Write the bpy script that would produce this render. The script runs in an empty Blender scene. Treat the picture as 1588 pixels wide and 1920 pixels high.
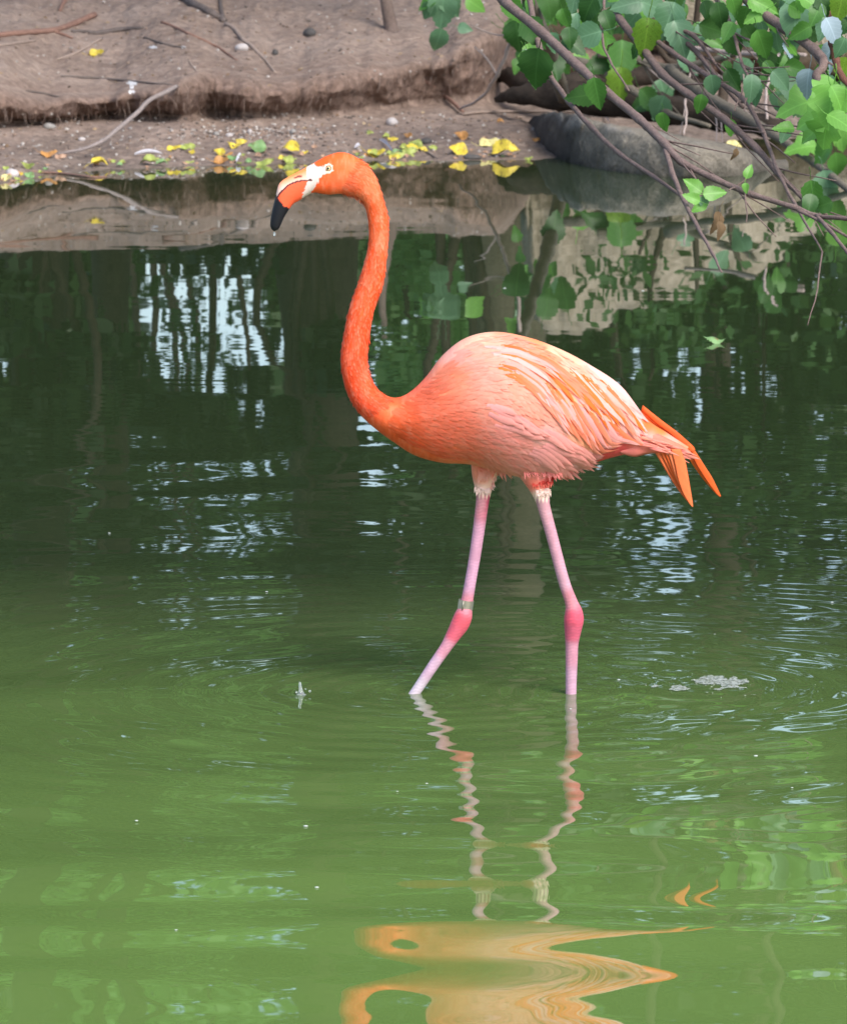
import bpy, math, random
import numpy as np
from mathutils import Vector, Matrix
from mathutils.bvhtree import BVHTree

random.seed(7)
RS = np.random.RandomState(7)
scene = bpy.context.scene
COL = scene.collection
R = math.radians

# ------------------------------------------------------------------ camera
FPX = 10900.0                       # focal length in photo pixels (photo is 1588 x 1920)
PITCH = 7.714                       # degrees below the horizon
HCAM = 1.8
cd = bpy.data.cameras.new("camera")
cam = bpy.data.objects.new("camera", cd)
COL.objects.link(cam)
cam.location = (0, 0, HCAM)
cam.rotation_euler = (R(90 - PITCH), 0, 0)
cd.sensor_fit = 'HORIZONTAL'
cd.sensor_width = 36
cd.lens = FPX / 1588 * 36
cd.clip_start = 0.1
cd.clip_end = 2000
cd.dof.use_dof = True
cd.dof.focus_distance = 10.9
cd.dof.aperture_fstop = 34
scene.camera = cam

# ------------------------------------------------------------------ sky, sun, exposure
SUN_EL, SUN_AZ = 44.0, 148.0         # azimuth from +Y (view direction) towards +X
world = bpy.data.worlds.new("World")
scene.world = world
world.use_nodes = True
wn = world.node_tree
wn.nodes.clear()
wo = wn.nodes.new('ShaderNodeOutputWorld')
wb = wn.nodes.new('ShaderNodeBackground')
sky = wn.nodes.new('ShaderNodeTexSky')
sky.sky_type = 'NISHITA'
sky.sun_disc = False
sky.sun_elevation = R(SUN_EL)
sky.sun_rotation = R(SUN_AZ)
sky.air_density = 1.0
sky.dust_density = 2.0
sky.ozone_density = 1.0
wb.inputs['Strength'].default_value = 0.13
wn.links.new(sky.outputs[0], wb.inputs['Color'])
wn.links.new(wb.outputs[0], wo.inputs['Surface'])
sl = bpy.data.lights.new("sun", 'SUN')
sl.energy = 2.0
sl.angle = R(32)
sl.color = (1.0, 0.96, 0.9)
sun = bpy.data.objects.new("sun", sl)
COL.objects.link(sun)
sdir = Vector((math.sin(R(SUN_AZ)) * math.cos(R(SUN_EL)), math.cos(R(SUN_AZ)) * math.cos(R(SUN_EL)), math.sin(R(SUN_EL))))
sun.rotation_euler = sdir.to_track_quat('Z', 'Y').to_euler()
sun.location = (5, 5, 20)
scene.view_settings.view_transform = 'Standard'
scene.view_settings.look = 'None'
scene.view_settings.gamma = 1
scene.view_settings.use_curve_mapping = False
scene.view_settings.exposure = 1.15
scene.cycles.max_bounces = 8
scene.cycles.diffuse_bounces = 3
scene.cycles.glossy_bounces = 4
scene.cycles.transmission_bounces = 6
scene.cycles.transparent_max_bounces = 6

# ------------------------------------------------------------------ helpers: rays of the photograph
_cp, _sp = math.cos(R(PITCH)), math.sin(R(PITCH))
def ray(px, py):
    u = (px - 794) / FPX
    v = -(py - 960) / FPX
    return Vector((u, _cp + v * _sp, -_sp + v * _cp))
CAMV = Vector((0, 0, HCAM))
def P(px, py, Y):
    d = ray(px, py)
    return CAMV + d * (Y / d.y)
def W(px, py, z=0.0):
    d = ray(px, py)
    return CAMV + d * ((z - HCAM) / d.z)
def topx(x, y, z):
    """arrays of world points -> photo pixels (used to lay out the colours of the bird on its own plane)"""
    dz = z - HCAM
    depth = y * _cp - dz * _sp
    up = y * _sp + dz * _cp
    return 794 + FPX * x / depth, 960 - FPX * up / depth
def px_m(Y):
    return Y / FPX

def lin(r, g, b, k=1.0):
    o = []
    for c in (r, g, b):
        c = c / 255
        c = c / 12.92 if c <= 0.04045 else ((c + 0.055) / 1.055) ** 2.4
        o.append(c * k)
    return tuple(o)

# ------------------------------------------------------------------ helpers: noise, meshes, materials
def _hash(ix, iy, seed):
    n = (ix.astype(np.int64) * 374761393 + iy.astype(np.int64) * 668265263 + seed * 974634777) & 0xFFFFFFFF
    n = ((n ^ (n >> 13)) * 1274126177) & 0xFFFFFFFF
    n = n ^ (n >> 16)
    return (n & 0xFFFF) / 65535.0 * 2 - 1
def vnoise(x, y, seed=0):
    x = np.asarray(x, float); y = np.asarray(y, float)
    ix = np.floor(x); iy = np.floor(y)
    fx = x - ix; fy = y - iy
    fx = fx * fx * fx * (fx * (fx * 6 - 15) + 10); fy = fy * fy * fy * (fy * (fy * 6 - 15) + 10)
    a = _hash(ix, iy, seed); b = _hash(ix + 1, iy, seed); c = _hash(ix, iy + 1, seed); d = _hash(ix + 1, iy + 1, seed)
    return (a * (1 - fx) + b * fx) * (1 - fy) + (c * (1 - fx) + d * fx) * fy
def fbm(x, y, oct=4, seed=0):
    s = 0; a = 1.0
    for i in range(oct):
        s = s + a * vnoise(np.asarray(x) * 2 ** i + 17.3 * i, np.asarray(y) * 2 ** i - 9.1 * i, seed + i)
        a *= 0.5
    return s

def wpos(o):
    p = Vector((0, 0, 0))
    while o is not None:
        p += o.location
        o = o.parent
    return p

def mesh_np(name, verts, faces, mats=(), smooth=True, cols=None, matidx=None):
    """verts (n,3); faces either an (m,k) array or a list of tuples"""
    me = bpy.data.meshes.new(name)
    verts = np.asarray(verts, np.float32)
    me.vertices.add(len(verts))
    me.vertices.foreach_set('co', verts.ravel())
    if isinstance(faces, np.ndarray):
        k = faces.shape[1]
        loops = faces.astype(np.int32).ravel()
        starts = np.arange(0, len(loops), k, dtype=np.int32)
        nf = len(faces)
    else:
        loops = np.fromiter((i for f in faces for i in f), np.int32)
        lens = np.fromiter((len(f) for f in faces), np.int32)
        starts = np.concatenate(([0], np.cumsum(lens)[:-1])).astype(np.int32)
        nf = len(faces)
    me.loops.add(len(loops))
    me.loops.foreach_set('vertex_index', loops)
    me.polygons.add(nf)
    me.polygons.foreach_set('loop_start', starts)
    if matidx is not None:
        me.polygons.foreach_set('material_index', np.asarray(matidx, np.int32))
    me.polygons.foreach_set('use_smooth', np.full(nf, smooth))
    me.update(calc_edges=True)
    if cols is not None:
        a = me.color_attributes.new('col', 'FLOAT_COLOR', 'POINT')
        c = np.ones((len(verts), 4), np.float32)
        c[:, :3] = np.asarray(cols, np.float32)
        a.data.foreach_set('color', c.ravel())
    me.validate(clean_customdata=False)
    for m in mats:
        me.materials.append(m)
    return me

def link(name, me, parent=None, loc=None):
    o = bpy.data.objects.new(name, me)
    COL.objects.link(o)
    if parent is not None:
        o.parent = parent
    if loc is not None:
        o.location = loc
    return o
def part(name, verts, faces, mat, parent=None, smooth=True, cols=None):
    """one mesh object; verts given in world space, stored relative to its own centre-less parent"""
    v = np.asarray(verts, float)
    if parent is not None:
        v = v - np.array(wpos(parent))
    return link(name, mesh_np(name, v, faces, [mat] if mat else [], smooth, cols), parent)
def tag(o, label=None, cat=None, group=None, kind=None):
    if label: o['label'] = label
    if cat: o['category'] = cat
    if group: o['group'] = group
    if kind: o['kind'] = kind
    return o
def thing(name, loc, label, cat, group=None):
    o = bpy.data.objects.new(name, None)
    o.empty_display_size = 0.1
    COL.objects.link(o)
    o.location = loc
    return tag(o, label, cat, group)

class Geo:
    def __init__(self): self.v = []; self.f = []; self.c = []; self.n = 0
    def add(self, v, f, c=None):
        v = [tuple(p) for p in v]
        self.v += v
        self.f += [tuple(i + self.n for i in q) for q in f]
        if c is not None: self.c += [tuple(k) for k in c]
        self.n += len(v)

def crom(pts, n):
    """Catmull-Rom through rows of numbers, n samples per span"""
    p = np.asarray(pts, float)
    q = np.vstack([2 * p[0] - p[1], p, 2 * p[-1] - p[-2]])
    out = []
    for i in range(1, len(q) - 2):
        for j in range(n):
            t = j / n
            a, b, c, d = q[i - 1], q[i], q[i + 1], q[i + 2]
            out.append(0.5 * (2 * b + (c - a) * t + (2 * a - 5 * b + 4 * c - d) * t * t + (3 * b - a - 3 * c + d) * t ** 3))
    out.append(p[-1])
    return np.array(out)

def tube(path, rad, sides=7, cap=True, jitter=0.0):
    path = [Vector(p) for p in path]
    n = len(path)
    v = []; f = []
    t0 = (path[1] - path[0]).normalized()
    ref = Vector((0, 0, 1)) if abs(t0.z) < 0.9 else Vector((1, 0, 0))
    nrm = (ref - t0 * ref.dot(t0)).normalized()
    for i in range(n):
        t = (path[min(i + 1, n - 1)] - path[max(i - 1, 0)]).normalized()
        nrm = (nrm - t * nrm.dot(t))
        nrm = nrm.normalized() if nrm.length > 1e-6 else t.orthogonal().normalized()
        b = t.cross(nrm)
        for k in range(sides):
            a = 2 * math.pi * k / sides
            r = rad[i] * (1 + (random.uniform(-jitter, jitter) if jitter else 0))
            v.append(path[i] + (nrm * math.cos(a) + b * math.sin(a)) * r)
    for i in range(n - 1):
        for k in range(sides):
            k2 = (k + 1) % sides
            f.append((i * sides + k, i * sides + k2, (i + 1) * sides + k2, (i + 1) * sides + k))
    if cap:
        f.append(tuple(range(sides - 1, -1, -1)))
        f.append(tuple((n - 1) * sides + k for k in range(sides)))
    return v, f

class NT:
    def __init__(self, name):
        self.m = bpy.data.materials.new(name)
        self.m.use_nodes = True
        self.t = self.m.node_tree
        self.t.nodes.clear()
        self.out = self.t.nodes.new('ShaderNodeOutputMaterial')
    def n(self, ty, **kw):
        nd = self.t.nodes.new(ty)
        for k, v in kw.items():
            if k in nd.inputs: nd.inputs[k].default_value = v
            else: setattr(nd, k, v)
        return nd
    def l(self, a, b): self.t.links.new(a, b)
    def ramp(self, src, stops):
        r = self.n('ShaderNodeValToRGB')
        e = r.color_ramp.elements
        while len(e) < len(stops): e.new(0.5)
        for i, (p, c) in enumerate(stops):
            e[i].position = p
            e[i].color = (*c, 1) if len(c) == 3 else c
        self.l(src, r.inputs[0])
        return r.outputs[0]
    def noise(self, scale, detail=5, rough=0.6, vec=None, dist=0.0):
        nd = self.n('ShaderNodeTexNoise')
        nd.inputs['Scale'].default_value = scale
        nd.inputs['Detail'].default_value = detail
        nd.inputs['Roughness'].default_value = rough
        nd.inputs['Distortion'].default_value = dist
        if vec is not None: self.l(vec, nd.inputs['Vector'])
        return nd.outputs['Fac']
    def mix(self, fac, a, b, mode='MIX'):
        nd = self.n('ShaderNodeMix', data_type='RGBA', blend_type=mode)
        for s, k in ((fac, 0), (a, 6), (b, 7)):
            if hasattr(s, 'links') or isinstance(s, bpy.types.NodeSocket): self.l(s, nd.inputs[k])
            elif k == 0: nd.inputs[0].default_value = s
            else: nd.inputs[k].default_value = (*s, 1)
        return nd.outputs[2]
    def bump(self, h, strength, dist, prev=None):
        nd = self.n('ShaderNodeBump')
        nd.inputs['Strength'].default_value = strength
        nd.inputs['Distance'].default_value = dist
        self.l(h, nd.inputs['Height'])
        if prev is not None: self.l(prev, nd.inputs['Normal'])
        return nd.outputs[0]
    def obj(self): return self.n('ShaderNodeTexCoord').outputs['Object']
    def pos(self): return self.n('ShaderNodeNewGeometry').outputs['Position']
    def bsdf(self, color, rough=0.7, normal=None, spec=0.3, **kw):
        b = self.n('ShaderNodeBsdfPrincipled')
        if isinstance(color, bpy.types.NodeSocket): self.l(color, b.inputs['Base Color'])
        else: b.inputs['Base Color'].default_value = (*color, 1)
        if isinstance(rough, bpy.types.NodeSocket): self.l(rough, b.inputs['Roughness'])
        else: b.inputs['Roughness'].default_value = rough
        b.inputs['Specular IOR Level'].default_value = spec
        for k, v in kw.items(): b.inputs[k].default_value = v
        if normal is not None: self.l(normal, b.inputs['Normal'])
        return b.outputs[0]
    def done(self, sh):
        self.l(sh, self.out.inputs['Surface'])
        return self.m

def leaf_mat(name, c1, c2, spec=0.4, rough=0.45, trans=0.3, veins=True, spots=False):
    t = NT(name)
    oi = t.n('ShaderNodeObjectInfo')
    nz = t.noise(9, 3, 0.6, t.pos())
    add = t.n('ShaderNodeMath', operation='ADD')
    t.l(nz, add.inputs[0]); t.l(oi.outputs['Random'], add.inputs[1])
    mul = t.n('ShaderNodeMath', operation='MULTIPLY'); t.l(add.outputs[0], mul.inputs[0]); mul.inputs[1].default_value = 0.5
    col = t.ramp(mul.outputs[0], [(0.25, c1), (0.75, c2)])
    nor = None
    if veins:
        sep = t.n('ShaderNodeSeparateXYZ'); t.l(t.obj(), sep.inputs[0])
        ab = t.n('ShaderNodeMath', operation='ABSOLUTE'); t.l(sep.outputs['Y'], ab.inputs[0])
        # side veins sweep forward from the midrib
        ve = t.n('ShaderNodeMath', operation='MULTIPLY_ADD'); t.l(ab.outputs[0], ve.inputs[0]); ve.inputs[1].default_value = -0.8; t.l(sep.outputs['X'], ve.inputs[2])
        sc = t.n('ShaderNodeMath', operation='MULTIPLY'); t.l(ve.outputs[0], sc.inputs[0]); sc.inputs[1].default_value = 46
        sn = t.n('ShaderNodeMath', operation='SINE'); t.l(sc.outputs[0], sn.inputs[0])
        vm = t.ramp(sn.outputs[0], [(0.86, (0, 0, 0)), (0.99, (0.55, 0.55, 0.55))])
        mid = t.ramp(ab.outputs[0], [(0.010, (1, 1, 1)), (0.026, (0, 0, 0))])
        mx = t.mix(1.0, vm, mid, 'LIGHTEN')
        bw = t.n('ShaderNodeRGBToBW'); t.l(mx, bw.inputs[0])
        light = tuple(min(1, c * 1.9 + 0.02) for c in c2)
        k = t.n('ShaderNodeMath', operation='MULTIPLY'); t.l(bw.outputs[0], k.inputs[0]); k.inputs[1].default_value = 0.28
        col = t.mix(k.outputs[0], col, light)
        pass
    if spots:
        sp = t.noise(26, 2, 0.5, t.obj())
        sm = t.ramp(sp, [(0.62, (0, 0, 0)), (0.66, (1, 1, 1))])
        col = t.mix(sm, col, (0.05, 0.035, 0.012))
    b = t.bsdf(col, rough, nor, spec)
    if trans > 0:
        tr = t.n('ShaderNodeBsdfTranslucent')
        tc = t.mix(0.5, col, tuple(min(1, c * 1.5) for c in (c2[0] * 1.1, c2[1] * 1.25, c2[2] * 0.6)))
        t.l(tc, tr.inputs['Color'])
        ms = t.n('ShaderNodeMixShader'); ms.inputs[0].default_value = trans
        t.l(b, ms.inputs[1]); t.l(tr.outputs[0], ms.inputs[2])
        b = ms.outputs[0]
    return t.done(b)

def bark_mat(name, c1, c2, scale=30, stretch=0.2):
    t = NT(name)
    mp = t.n('ShaderNodeMapping'); mp.inputs['Scale'].default_value = (1, 1, 1)
    t.l(t.obj(), mp.inputs['Vector'])
    a = t.noise(scale, 6, 0.7, mp.outputs[0], 0.6)
    b_ = t.noise(scale * 6, 4, 0.6, mp.outputs[0])
    col = t.ramp(a, [(0.3, c1), (0.7, c2)])
    col = t.mix(0.35, col, t.ramp(b_, [(0.3, tuple(c * 0.5 for c in c1)), (0.7, tuple(min(1, c * 1.3) for c in c2))]))
    nor = t.bump(b_, 0.6, 0.004, t.bump(a, 0.6, 0.01))
    return t.done(t.bsdf(col, 0.85, nor, 0.2))

# ------------------------------------------------------------------ ground: pond bed, shore, eroded bank, rising soil
shore_px = [(-400, 352), (-150, 350), (0, 345), (80, 331), (200, 319), (350, 312), (500, 308), (700, 303), (900, 300), (1000, 299), (1060, 296), (1150, 285), (1260, 272), (1400, 262), (1588, 255), (1900, 250)]
sx, sy = zip(*[(W(a, b).x, W(a, b).y) for a, b in shore_px])
base_px = [(-400, 245), (0, 243), (90, 236), (200, 229), (270, 231), (340, 233), (400, 222), (480, 224), (560, 219), (640, 218), (700, 212), (790, 206), (880, 203), (935, 192), (990, 168), (1060, 160), (1588, 150), (1900, 150)]
ZB = 0.115
bx, by = zip(*[(W(a, b, ZB).x, W(a, b, ZB).y) for a, b in base_px])
top_px = [(-400, 172), (0, 168), (110, 178), (230, 172), (320, 162), (350, 132), (430, 138), (520, 142), (600, 132), (680, 116), (790, 108), (860, 92), (910, 62), (950, 35), (1000, 60), (1100, 95), (1300, 100), (1900, 100)]
def line_z(x):
    out = []
    for xx in np.atleast_1d(x):
        Yl = np.interp(xx, bx, by)
        a = 794 + xx / (Yl / FPX)
        b = np.interp(a, [p[0] for p in top_px], [p[1] for p in top_px])
        d = ray(a, b)
        out.append(HCAM + d.z * Yl / d.y)
    return np.array(out)

xf = np.linspace(-2.3, 2.3, 400)
xs = np.concatenate([[-200, -80, -45, -36, -30, -20, -12, -8, -6], np.linspace(-5, -2.35, 30), xf, np.linspace(2.35, 5, 30), [6, 8, 12, 20, 30, 36, 45, 80, 200]])
jit = 0.06 * fbm(xs * 2.2, xs * 0 + 3.3, 4, 5)
Ys = np.interp(xs, sx, sy) + 0.5 * jit
Yl = np.interp(xs, bx, by) + 0.9 * jit + 0.05 * fbm(xs * 6, xs * 0, 3, 9)
Hf = np.clip(line_z(xs) - ZB, 0.12, 0.6)
_k = np.exp(-np.linspace(-2, 2, 41) ** 2); Hf = np.convolve(np.pad(Hf, 20, 'edge'), _k / _k.sum(), 'valid')
Hf = Hf + 0.02 * fbm(xs * 5, xs * 0 + 2, 3, 41)
rowsX = []; rowsY = []; rowsZ = []; zone = []
def addrow(Y, Z, wet, face):
    rowsY.append(np.broadcast_to(Y, xs.shape).astype(float)); rowsZ.append(np.broadcast_to(Z, xs.shape).astype(float))
    zone.append((np.broadcast_to(wet, xs.shape), np.broadcast_to(face, xs.shape)))
for Y, Z in ((-180, .5), (-60, .5), (-15, .5), (-4, .45), (1, .35), (3, .25), (4.3, .08), (4.9, -.05), (5.6, -.3), (7.5, -.5), (12, -.5), (18, -.5)):
    addrow(Y, Z, 1.0, 0.0)
addrow(Ys - 1.2, -0.3, 1, 0); addrow(Ys - 0.5, -0.09, 1, 0); addrow(Ys - 0.15, -0.02, 1, 0)
NB = 70
for i in range(NB):
    t = i / (NB - 1)
    Y = Ys + (Yl - Ys) * t
    z = ZB * t ** 1.15
    lump = 0.010 * fbm(xs * 4, Y * 2.0, 4, 21) + 0.007 * fbm(xs * 19, Y * 14, 3, 33)
    z = z + lump * min(1, 0.25 + t * 3) * min(1, (1 - t) * 8 + 0.2)
    addrow(Y, z, np.clip(1.0 - 1.25 * t + 0.35 * fbm(xs * 3, Y * 1.5, 3, 4), 0, 1), 0.0)
prof = crom([(0.0, 0.0), (0.09, 0.05), (0.11, 0.14), (0.05, 0.26), (-0.02, 0.42), (-0.05, 0.6), (-0.04, 0.78), (0.02, 0.92), (0.14, 1.0)], 7)
for i, (dy, fr) in enumerate(prof):
    if i == 0: continue
    under = 1.0 + 0.9 * fbm(xs * 2.7, xs * 0 + 1.7, 3, 55)
    z = ZB + Hf * fr
    rel = math.sin(min(1, fr * 1.02) * math.pi)
    d = (0.07 * fbm(xs * 3.1, z * 4, 3, 61) + 0.034 * fbm(xs * 17, z * 9, 4, 71) + 0.008 * fbm(xs * 70, z * 22, 2, 77)) * rel
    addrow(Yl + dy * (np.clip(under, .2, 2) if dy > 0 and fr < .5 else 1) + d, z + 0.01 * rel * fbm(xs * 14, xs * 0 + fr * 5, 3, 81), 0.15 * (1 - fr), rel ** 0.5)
NTp = 130
tt = np.linspace(0, 1, NTp) ** 1.25
for t in tt[1:]:
    s = 0.14 + t * 6.0
    Y = Yl + s
    back = min(1, t * 3.2); back = back * back * (3 - 2 * back)
    z = ZB + Hf * (1 - back) + 0.21 * back + 0.27 * (1 - np.exp(-((s - .14) / 1.25) ** 1.15)) + 0.018 * s
    lump = 0.018 * fbm(xs * 1.7, Y * 0.9, 4, 91) + 0.013 * fbm(xs * 7, Y * 5, 4, 97) + 0.006 * fbm(xs * 26, Y * 20, 3, 99)
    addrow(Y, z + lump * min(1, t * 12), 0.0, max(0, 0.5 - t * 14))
zl = rowsZ[-1]
for dY, Z in ((9, .75), (14, .85), (25, .9), (50, 1.0), (200, 1.0)):
    addrow(Yl + dY, Z, 0, 0)
GY = np.array(rowsY); GZ = np.array(rowsZ); GX = np.broadcast_to(xs, GY.shape)
far = np.clip((np.abs(GX) - 26) / 8, 0, 1)
GZ = GZ * (1 - far) + 0.5 * far
nr, nc = GY.shape
gv = np.stack([GX, GY, GZ], -1).reshape(-1, 3)
idx = np.arange(nr * nc).reshape(nr, nc)
gf = np.stack([idx[:-1, :-1], idx[:-1, 1:], idx[1:, 1:], idx[1:, :-1]], -1).reshape(-1, 4)
zc = np.zeros((nr * nc, 3)); zc[:, 0] = np.array([z[0] for z in zone]).ravel(); zc[:, 1] = np.array([z[1] for z in zone]).ravel()

t = NT("soil")
att = t.n('ShaderNodeVertexColor', layer_name='col')
sep = t.n('ShaderNodeSeparateColor'); t.l(att.outputs['Color'], sep.inputs[0])
p = t.pos()
n1 = t.noise(2.3, 6, 0.62, p); n2 = t.noise(26, 6, 0.65, p); n3 = t.noise(150, 3, 0.6, p)
col = t.ramp(n1, [(0.3, (0.18, 0.132, 0.107)), (0.5, (0.275, 0.208, 0.174)), (0.72, (0.37, 0.295, 0.25))])
col = t.mix(0.5, col, t.ramp(n2, [(0.28, (0.115, 0.080, 0.062)), (0.52, (0.29, 0.212, 0.170)), (0.75, (0.46, 0.37, 0.31))]))
pale = t.ramp(n3, [(0.66, (0, 0, 0)), (0.72, (0.6, 0.6, 0.6))])
col = t.mix(pale, col, (0.34, 0.29, 0.26))
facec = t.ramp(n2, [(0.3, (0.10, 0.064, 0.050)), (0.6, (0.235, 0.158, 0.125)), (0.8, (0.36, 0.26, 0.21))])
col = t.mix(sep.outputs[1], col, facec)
wetc = t.ramp(n2, [(0.3, (0.080, 0.061, 0.050)), (0.55, (0.185, 0.145, 0.120)), (0.75, (0.31, 0.255, 0.22))])
wf = t.n('ShaderNodeMath', operation='MULTIPLY'); t.l(sep.outputs[0], wf.inputs[0]); wf.inputs[1].default_value = 0.7
col = t.mix(wf.outputs[0], col, wetc)
rg = t.n('ShaderNodeMapRange'); t.l(sep.outputs[0], rg.inputs[0]); rg.inputs[3].default_value = 0.95; rg.inputs[4].default_value = 0.55
nor = t.bump(n3, 0.5, 0.006, t.bump(n2, 0.8, 0.03))
M_soil = t.done(t.bsdf(col, rg.outputs[0], nor, 0.25))
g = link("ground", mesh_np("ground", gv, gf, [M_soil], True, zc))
tag(g, "bare brown soil shore and eroded bank behind the pond", None, None, "structure")
sel = (np.abs(gf[:, 0] % nc - nc / 2) < 235) & (gf[:, 0] // nc > 10)
GB = BVHTree.FromPolygons([tuple(v) for v in gv], [tuple(q) for q in gf[sel]])
def gp(px, py, up=0.0):
    """where the photo pixel meets the soil (or the water in front of it)"""
    d = ray(px, py).normalized()
    hit = GB.ray_cast(CAMV, d)
    w = W(px, py)
    q = hit[0] if hit[0] is not None else P(px, py, 28)
    if q.z < 0.001: q = w.copy()
    return q + Vector((0, 0, up))
def ground_z(x, y):
    hit = GB.ray_cast(Vector((x, y, 5)), Vector((0, 0, -1)))
    return hit[0].z if hit[0] is not None else 0.6

# ------------------------------------------------------------------ water: real ripples in the mesh
D = W(980, 1300).y                   # the bird's distance
leg1w = W(779, 1298); leg2w = W(1070, 1299)
uu = np.concatenate([[-60, -20, -8, -4, -2.2, -1.5], np.linspace(-1.12, 1.12, 300), [1.5, 2.2, 4, 8, 20, 60]])
yy = np.concatenate([[4.4, 5.2, 6.0, 6.6], np.arange(7.0, 16, 0.0115), np.arange(16, 22, 0.016), np.arange(22, 26, 0.025), [26.1]])
UU, YY = np.meshgrid(uu, yy)
half = 0.12 + YY * 0.0745
XX = np.where(np.abs(UU) <= 1.12, UU * half, np.sign(UU) * (1.12 * half + (np.abs(UU) - 1.12) * 0.55))
edge = np.clip((1.12 - np.abs(UU)) / 0.1, 0, 1) * np.clip((YY - 6.8) / 0.5, 0, 1) * np.clip((26 - YY) / 0.6, 0, 1)
ZZ = np.zeros_like(XX)
rb = np.hypot(XX - 0.1, (YY - D) * 0.85)
env = 0.0012 + 0.013 * np.exp(-(rb / 2.6) ** 2) + 0.003 * np.clip((15.5 - YY) / 5, 0, 1)
def addwave(lam, ang, slope, ph, mod=None):
    global ZZ
    k = 2 * math.pi / lam
    a = slope * lam / (2 * math.pi)
    w = a * np.sin(k * (XX * math.sin(ang) + YY * math.cos(ang)) + ph)
    ZZ = ZZ + w * (env if mod is None else mod)
for i in range(9):                   # long soft swell, crests roughly across the view
    lam = RS.uniform(0.32, 0.85)
    m = env * np.clip(0.6 + 0.9 * fbm(XX * 0.7 + i * 3, YY * 0.5, 2, 200 + i), 0, 2)
    addwave(lam, R(RS.uniform(-32, 32)), 0.42, RS.uniform(0, 6.28), m)
for i in range(12):                  # short ripples in drifting patches
    lam = RS.uniform(0.10, 0.24)
    m = env * np.clip(0.15 + 1.3 * fbm(XX * 1.1 + i * 5, YY * 0.6, 3, 300 + i), 0, 1.6)
    addwave(lam, R(RS.uniform(-50, 50)), 0.14, RS.uniform(0, 6.28), m)
lowband = np.exp(-((YY - 8.62) / 0.50) ** 2) * edge ** .5
for lam, ang, sl_, ph in ((0.43, R(3), 0.021, 1.6), (0.29, R(-16), 0.005, 2.0), (0.8, R(50), 0.008, .4)):
    addwave(lam, ang, sl_, ph, lowband)
for i in range(9):                   # fine cat's-paw ripples farther out
    lam = RS.uniform(0.075, 0.15)
    m = 0.0030 * np.clip(-0.25 + 1.5 * fbm(XX * 1.3 + i * 5, YY * 0.7, 3, 500 + i), 0, 1.5) * np.clip((17.5 - YY) / 4, 0, 1)
    addwave(lam, R(RS.uniform(-75, 75)), 0.55, RS.uniform(0, 6.28), m)
for (c, amp) in ((leg1w, 0.034), (leg2w, 0.024), (W(568, 1298), 0.010), (W(1310, 1286), 0.018)):   # rings spreading from the legs and splashes
    r = np.hypot(XX - c.x, YY - c.y)
    lamr = 0.062 + 0.055 * np.clip(r, 0, 2.2)
    phase = 2 * math.pi * np.log((0.062 + 0.055 * np.clip(r, 0, 2.2)) / 0.062) / 0.055
    ZZ = ZZ + amp * lamr / (2 * math.pi) * np.sin(phase + 0.9 * fbm(XX * 2, YY * 2, 2, 410)) * np.exp(-r / 0.85) * np.clip(r / 0.05, 0.2, 1)
ZZ *= edge
nr2, nc2 = ZZ.shape
idx = np.arange(nr2 * nc2).reshape(nr2, nc2)
wf_ = np.stack([idx[:-1, :-1], idx[:-1, 1:], idx[1:, 1:], idx[1:, :-1]], -1).reshape(-1, 4)
t = NT("pond_water")
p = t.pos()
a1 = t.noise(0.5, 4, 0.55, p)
# algae green with noise; the darkening with distance is shade painted into the colour
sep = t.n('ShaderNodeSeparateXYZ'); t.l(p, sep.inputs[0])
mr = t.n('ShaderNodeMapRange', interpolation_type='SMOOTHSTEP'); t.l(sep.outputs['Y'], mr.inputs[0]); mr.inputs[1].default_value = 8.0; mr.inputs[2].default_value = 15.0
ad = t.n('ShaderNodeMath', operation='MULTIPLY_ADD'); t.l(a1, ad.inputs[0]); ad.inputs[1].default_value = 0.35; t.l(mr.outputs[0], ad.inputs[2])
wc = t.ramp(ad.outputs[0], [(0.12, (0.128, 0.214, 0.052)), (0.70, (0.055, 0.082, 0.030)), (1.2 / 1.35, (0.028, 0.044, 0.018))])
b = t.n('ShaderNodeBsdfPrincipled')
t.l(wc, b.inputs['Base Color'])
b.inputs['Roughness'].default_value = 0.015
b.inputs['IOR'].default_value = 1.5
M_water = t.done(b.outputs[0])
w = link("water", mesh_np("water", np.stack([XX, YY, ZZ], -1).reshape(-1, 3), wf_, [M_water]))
tag(w, "green rippled pond water reflecting dark trees", None, None, "structure")
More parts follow.
